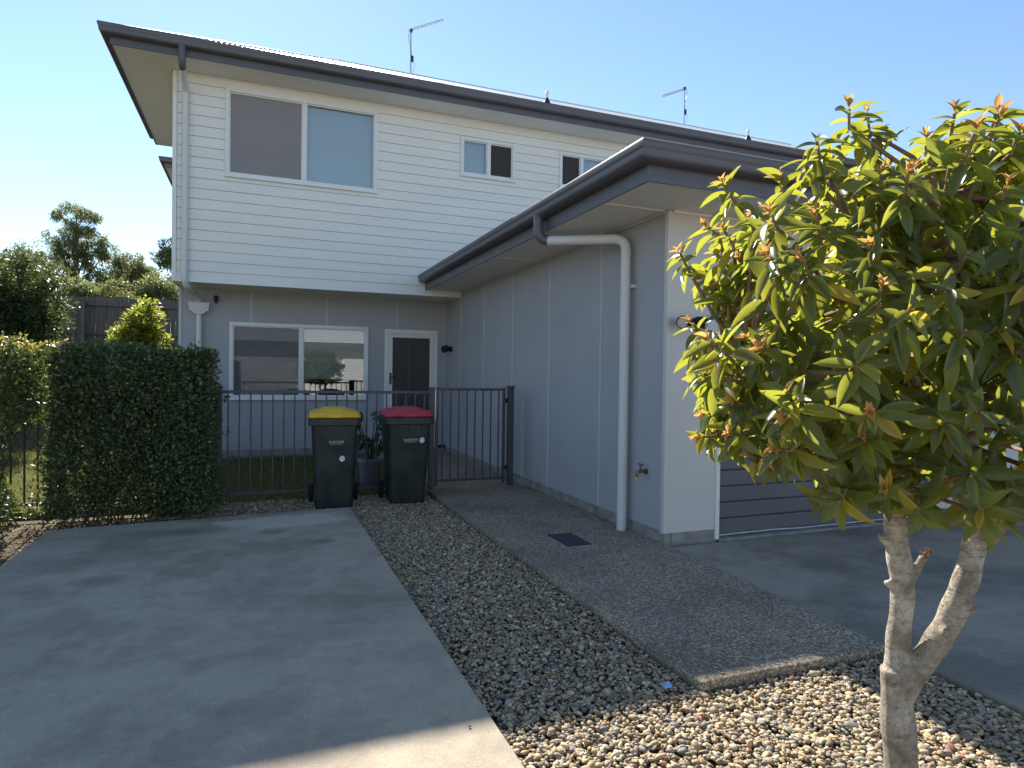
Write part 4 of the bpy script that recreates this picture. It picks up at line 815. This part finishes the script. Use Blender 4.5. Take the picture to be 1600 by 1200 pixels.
# the neighbouring house whose eave shows past the left corner, higher up the bank
nb = thing('neighbour_house', 'eave corner of the next house, dark gutter showing past the left wall', 'house', (2.0, 20.0, .9))
NX, NY, NZ = -2.26, 18.35, 6.62
MB().sweep([(9, NY), (NX, NY), (NX, 26)], gutter_prof(NZ, NZ+.13)).build('gutter', 'gutter', nb, smooth=True); MB().sweep([(9, NY), (NX, NY), (NX, 26)], [(-.02, NZ-.11), (0, NZ-.11), (0, NZ+.12), (-.02, NZ+.12)]).build('fascia', 'gutter', nb)
MB().box(NX+.01, 9, NY+.02, 26, NZ-.10, NZ-.08).build('soffit_sheet', 'soffit', nb); MB().box(NX+.75, 9, NY+.6, 25.6, .6, NZ-.101).build('wall', 'board', nb)
MB().add([(NX, NY, NZ+.13), (9, NY, NZ+.13), (9, 22.2, NZ+1.7), (NX+3.8, 22.2, NZ+1.7), (NX, 26, NZ+.13), (9, 26, NZ+.13)], [(0, 1, 2, 3), (0, 3, 4), (3, 2, 5, 4)]).build('roof', 'roof', nb)

# the house across the drive, behind the camera: it is what the lower window mirrors
oh = thing('opposite_house', 'house across the drive, mirrored in the lower front window', 'house', (2.0, -14.0, 0))
OY = -12.5
MB().plate('Y', -9, 8, -.1, 2.75, OY, OY-.1, [(1.6, 4.2, -.05, 2.15), (-4.5, -2.6, .9, 2.1)]).build('wall', 'lit_panel', oh); MB().box(1.6, 4.2, OY-.09, OY-.05, -.1, 2.15).build('garage_door', 'trim', oh)
MB().box(-4.5, -2.6, OY-.09, OY-.05, .9, 2.1).build('window', 'glass', oh); MB().box(-4.5, -2.6, OY-.30, OY-.28, .9, 2.1).build('blind', 'blind', oh)
MB().box(-9.6, 8.6, OY+.55, OY+.68, 2.72, 2.98).build('gutter', 'gutter', oh); MB().box(-9.6, 8.6, OY-.09, OY+.549, 2.751, 2.77).build('soffit_sheet', 'soffit', oh)
MB().add([(-9.6, OY+.66, 2.985), (8.6, OY+.66, 2.985), (4.2, OY-3.8, 4.3), (-5.2, OY-3.8, 4.3), (-9.6, OY-8.2, 2.985), (8.6, OY-8.2, 2.985)], [(0, 1, 2, 3), (0, 3, 4), (1, 5, 2), (3, 2, 5, 4)]).build('roof', 'roof', oh)
MB().box(-9, 8, OY-8, OY-.101, -.1, 2.75).build('body', 'panel', oh)

# ================================================================== the foreground tree
ft = thing('small_tree', 'small multi-stemmed tree with glossy leaves and orange tips in pebble bed', 'tree', (1.82, 1.36, -.06))
V3 = Vector
limbs = [
 ([(1.825, 1.36, -.12), (1.82, 1.362, .05), (1.819, 1.366, .228), (1.806, 1.373, .40), (1.80, 1.376, .53)], [.068, .058, .054, .052, .044]),
 ([(1.806, 1.374, .44), (1.803, 1.376, .54), (1.808, 1.375, .64), (1.818, 1.373, .751), (1.810, 1.38, .85), (1.797, 1.385, .95), (1.788, 1.389, 1.041), (1.765, 1.40, 1.20), (1.72, 1.42, 1.40), (1.66, 1.45, 1.62)], [.040, .039, .037, .036, .037, .036, .031, .025, .018, .010]),
 ([(1.803, 1.37, .42), (1.838, 1.342, .53), (1.872, 1.318, .60), (1.905, 1.295, .68), (1.929, 1.276, .77), (1.95, 1.266, .85), (1.968, 1.262, .93)], [.036, .040, .041, .041, .040, .038, .034]),
 ([(1.962, 1.262, .90), (2.005, 1.215, .99), (2.055, 1.175, 1.09), (2.17, 1.14, 1.28), (2.30, 1.12, 1.50)], [.028, .026, .024, .018, .010]),
 ([(1.966, 1.262, .90), (1.962, 1.266, 1.07), (1.945, 1.28, 1.35), (1.92, 1.30, 1.65), (1.90, 1.33, 1.95)], [.030, .027, .021, .015, .009]),
 ([(1.958, 1.266, 1.0), (1.90, 1.30, 1.12), (1.85, 1.32, 1.28), (1.78, 1.34, 1.48), (1.74, 1.32, 1.75)], [.022, .020, .016, .012, .008]),
 ([(1.79, 1.388, 1.0), (1.84, 1.42, 1.18), (1.88, 1.46, 1.40), (1.90, 1.52, 1.70)], [.024, .019, .014, .009]),
 ([(1.785, 1.39, 1.03), (1.68, 1.45, 1.18), (1.54, 1.53, 1.32), (1.40, 1.58, 1.45)], [.022, .016, .012, .007]),
 ([(1.80, 1.383, .88), (1.755, 1.395, .925), (1.742, 1.40, .930)], [.016, .012, .010]),
 ([(1.822, 1.372, .76), (1.85, 1.355, .83), (1.868, 1.345, .872)], [.017, .015, .014]),
 ([(1.965, 1.262, .91), (2.0, 1.25, .92), (2.03, 1.235, .94)], [.015, .012, .009]),
 ([(1.80, 1.385, .77), (1.772, 1.395, .79)], [.015, .011]),
 ([(1.89, 1.30, .655), (1.866, 1.268, .672)], [.020, .015]), ([(1.935, 1.28, .735), (1.945, 1.235, .735)], [.018, .012]), ([(1.82, 1.365, .30), (1.80, 1.305, .315)], [.022, .014]), ([(1.82, 1.365, .12), (1.872, 1.345, .14)], [.03, .022])]
b = MB()
for pts, rs in limbs:
    # resample smoothly
    pts = [V3(p) for p in pts]; Q = []; R_ = []
    for i in range(len(pts)-1):
        p0, p1, p2, p3 = pts[max(i-1, 0)], pts[i], pts[i+1], pts[min(i+2, len(pts)-1)]
        for s in (0, .2, .4, .6, .8):
            Q.append(.5*((2*p1)+(-p0+p2)*s+(2*p0-5*p1+4*p2-p3)*s*s+(-p0+3*p1-3*p2+p3)*s**3)); R_.append(.90*(rs[i]*(1-s)+rs[i+1]*s)*(1+.05*math.sin(37*(i+s)+len(pts))))
    Q.append(pts[-1]); R_.append(rs[-1]); b.tube(Q, R_, 14)
trunk = b.build('trunk', 'bark', ft, smooth=True)
rm = trunk.modifiers.new('union', 'REMESH'); rm.mode = 'VOXEL'; rm.voxel_size = .0055; rm.use_smooth_shade = True
sm = trunk.modifiers.new('soften', 'SMOOTH'); sm.factor = .5; sm.iterations = 4
CC = np.array([1.84, 1.385, 1.585]); CR = np.array([.74, .56, .61])
tips = []; tries = 0
def far_enough(p, dmin): return all(np.linalg.norm(p-q[0]) > dmin for q in tips)
while len(tips) < 340 and tries < 20000:
    tries += 1; u = unit(rng.normal(0, 1, 3)); inner = rng.random() < .40; rr = rng.uniform(.35, .75) if inner else rng.uniform(.80, 1.0)*(1+.10*math.sin(5*u[0]+3*u[2])*math.cos(4*u[1]+1))
    e_ = 2.15 if u[2] > 0 else 2.7; p = CC+u*CR*rr/(np.sum(np.abs(u)**e_)**(1/e_))
    if p[2] < 1.06+.20*max(0, (1.40-p[0])) or (p[2] < 1.18 and rng.random() < .35): continue
    if far_enough(p,   .066 if not inner else .08): tips.append((p, u, inner))
nodes = []
for pts, rs in limbs[1:8]:
    for i in range(1, len(pts)):
        for s in (.0, .5):
            q = np.array(pts[i-1])*(s)+np.array(pts[i])*(1-s)
            if q[2] > 1.05: nodes.append((q, rs[i]))
nodes_p = np.array([q for q, _ in nodes]); b = MB(); leaves = []; young = []
for p, u, inner in tips:
    dd = np.linalg.norm(nodes_p-p, axis=1)+.5*np.maximum(0, nodes_p[:, 2]-p[2]+.02); s = nodes_p[int(np.argmin(dd))]
    shoot = unit(u*.75+np.array([0, 0, .55])+rng.normal(0, .15, 3)); mid = (s+p)/2+np.array([0, 0, -.03])+rng.normal(0, .015, 3)
    b.tube([s, mid, p-shoot*.05, p], [.0085, .0065, .0048, .004], 7)
    nl = int(rng.integers(9, 14)); ph = rng.uniform(0, 6.28); e1 = unit(np.cross(shoot, [0.3, .9, .2])); e2 = np.cross(shoot, e1)
    for i in range(nl):
        a = ph+i*2.399; f_ = i/nl; pos = p-shoot*(.075*(1-f_)); op = rad(108-62*f_+rng.normal(0, 9)); side = math.cos(a)*e1+math.sin(a)*e2
        D = unit(shoot*math.cos(op)+side*math.sin(op)+np.array([0, 0, -.42+.2*f_])+rng.normal(0, .10, 3)); U = unit(shoot+rng.normal(0, .22, 3))
        leaves.append((pos, D, U, rng.uniform(.066, .125)*(1-.25*f_), rng.uniform(.27, .38)))
    ax = p-shoot*.05-mid; axn = unit(ax)                      # older leaves scattered back along the twig
    for i in range(int(rng.integers(2, 5))):
        side = unit(np.cross(axn, rng.normal(0, 1, 3))); D = unit(side+axn*.4+np.array([0, 0, -.35])+rng.normal(0, .15, 3)); leaves.append((mid+ax*rng.uniform(.15, 1.0), D, unit(axn+np.array([0, 0, .5])+rng.normal(0, .4, 3)), rng.uniform(.075, .125), rng.uniform(.30, .44)))
    if (not inner) and rng.random() < (.85 if (u[2] > .45 or u@np.array([-.93, .36, 0]) > .45) else .16):
        for i in range(int(rng.integers(6, 10))):
            a = ph+i*2.4+1; op = rad(rng.uniform(5, 60)); side = math.cos(a)*e1+math.sin(a)*e2; D = unit(shoot*math.cos(op)+side*math.sin(op)); young.append((p+shoot*.012*rng.random(), D, unit(side*-1+shoot*.2), rng.uniform(.016, .046), rng.uniform(.28, .45)))
b.build('twigs', 'twig', ft, smooth=True)['kind'] = 'stuff'
variants = [big_leaf(dr, fo, tw) for dr, fo, tw in ((.10, .25, .1), (.20, .2, -.3), (.30, .15, .3), (.42, .2, 0), (.16, .35, .5), (.26, .3, -.4))]
vmesh = [arr_mesh('leaf', V, F, 'leaf', {'rnd': ('FLOAT', np.zeros(len(V)))}, True) for V, F in variants]
campos = np.array([0, 0, 1.4]); fw = np.array(f[:]); rt = np.array(r2[:]); dn = np.array(d2[:])
def seen(L):
    v = L[0]+L[1]*L[3]*.5-campos; z = v@fw; x = (v@rt)/z*1006.6+800; y = (v@dn)/z*1006.6+600; return -30 < x < 1630 and -30 < y < 1230
order = sorted(range(len(leaves)), key=lambda i: np.linalg.norm(leaves[i][0]-campos)-1.2*leaves[i][3]+(0 if seen(leaves[i]) else 50)); top = set(order[:300])
crown = None
rest = [i for i in range(len(leaves)) if i not in top]; grp = rng.integers(0, len(variants), len(leaves))
Vs, Fs, Rn, off = [], [], [], 0
for i in rest:
    pos, D, U, ln, wr = leaves[i]; T, TF = variants[grp[i]]; fr = frames(D[None], U[None])[0]; P = np.stack([T[:, 0]*ln, T[:, 1]*ln*wr*1.0, T[:, 2]*ln], 1)@fr+pos
    Vs.append(P); Fs.append(TF+off); off += len(P); Rn.append(np.full(len(P), rng.random()))
crown = obj('crown', arr_mesh('crown', np.concatenate(Vs), np.concatenate(Fs), 'leaf', {'rnd': ('FLOAT', np.concatenate(Rn))}, True), ft); crown['kind'] = 'stuff'
for i in order[:300]:
    pos, D, U, ln, wr = leaves[i]; fr = frames(D[None], U[None])[0]
    o = obj('leaf', vmesh[grp[i]], crown); w = ln*wr
    o.matrix_local = Matrix(((fr[0][0]*ln, fr[1][0]*w, fr[2][0]*ln, pos[0]), (fr[0][1]*ln, fr[1][1]*w, fr[2][1]*ln, pos[1]), (fr[0][2]*ln, fr[1][2]*w, fr[2][2]*ln, pos[2]), (0, 0, 0, 1)))
T, TF = big_leaf(.15, .3, 0, 5); A = lambda k: np.array([y[k] for y in young])
obj('new_tips', scatter(T, TF, A(0), frames(A(1), A(2)), A(3), A(3)*A(4), 'new_tips', 'leaf_new'), ft)['kind'] = 'stuff'
# a pocket of dead brown leaves caught in the crown, and dry tufts on the cut stub
n = 130; P = np.array([2.03, 1.27, 1.66])+rng.normal(0, 1, (n, 3))*np.array([.10, .08, .07]); D = unit(rng.normal(0, 1, (n, 3))+np.array([0, 0, -.4])); P2 = np.array([1.874, 1.342, .882])+rng.normal(0, 1, (24, 3))*np.array([.010, .008, .006])
P = np.concatenate([P, P2]); D = np.concatenate([D, unit(rng.normal(0, 1, (24, 3)))]); s = np.concatenate([rng.uniform(.06, .11, n), rng.uniform(.012, .022, 24)])
obj('dead_leaves', scatter(T, TF, P, frames(D, unit(rng.normal(0, 1, D.shape))), s, s*.32, 'dead_leaves', 'leaf_dead'), ft)['kind'] = 'stuff'
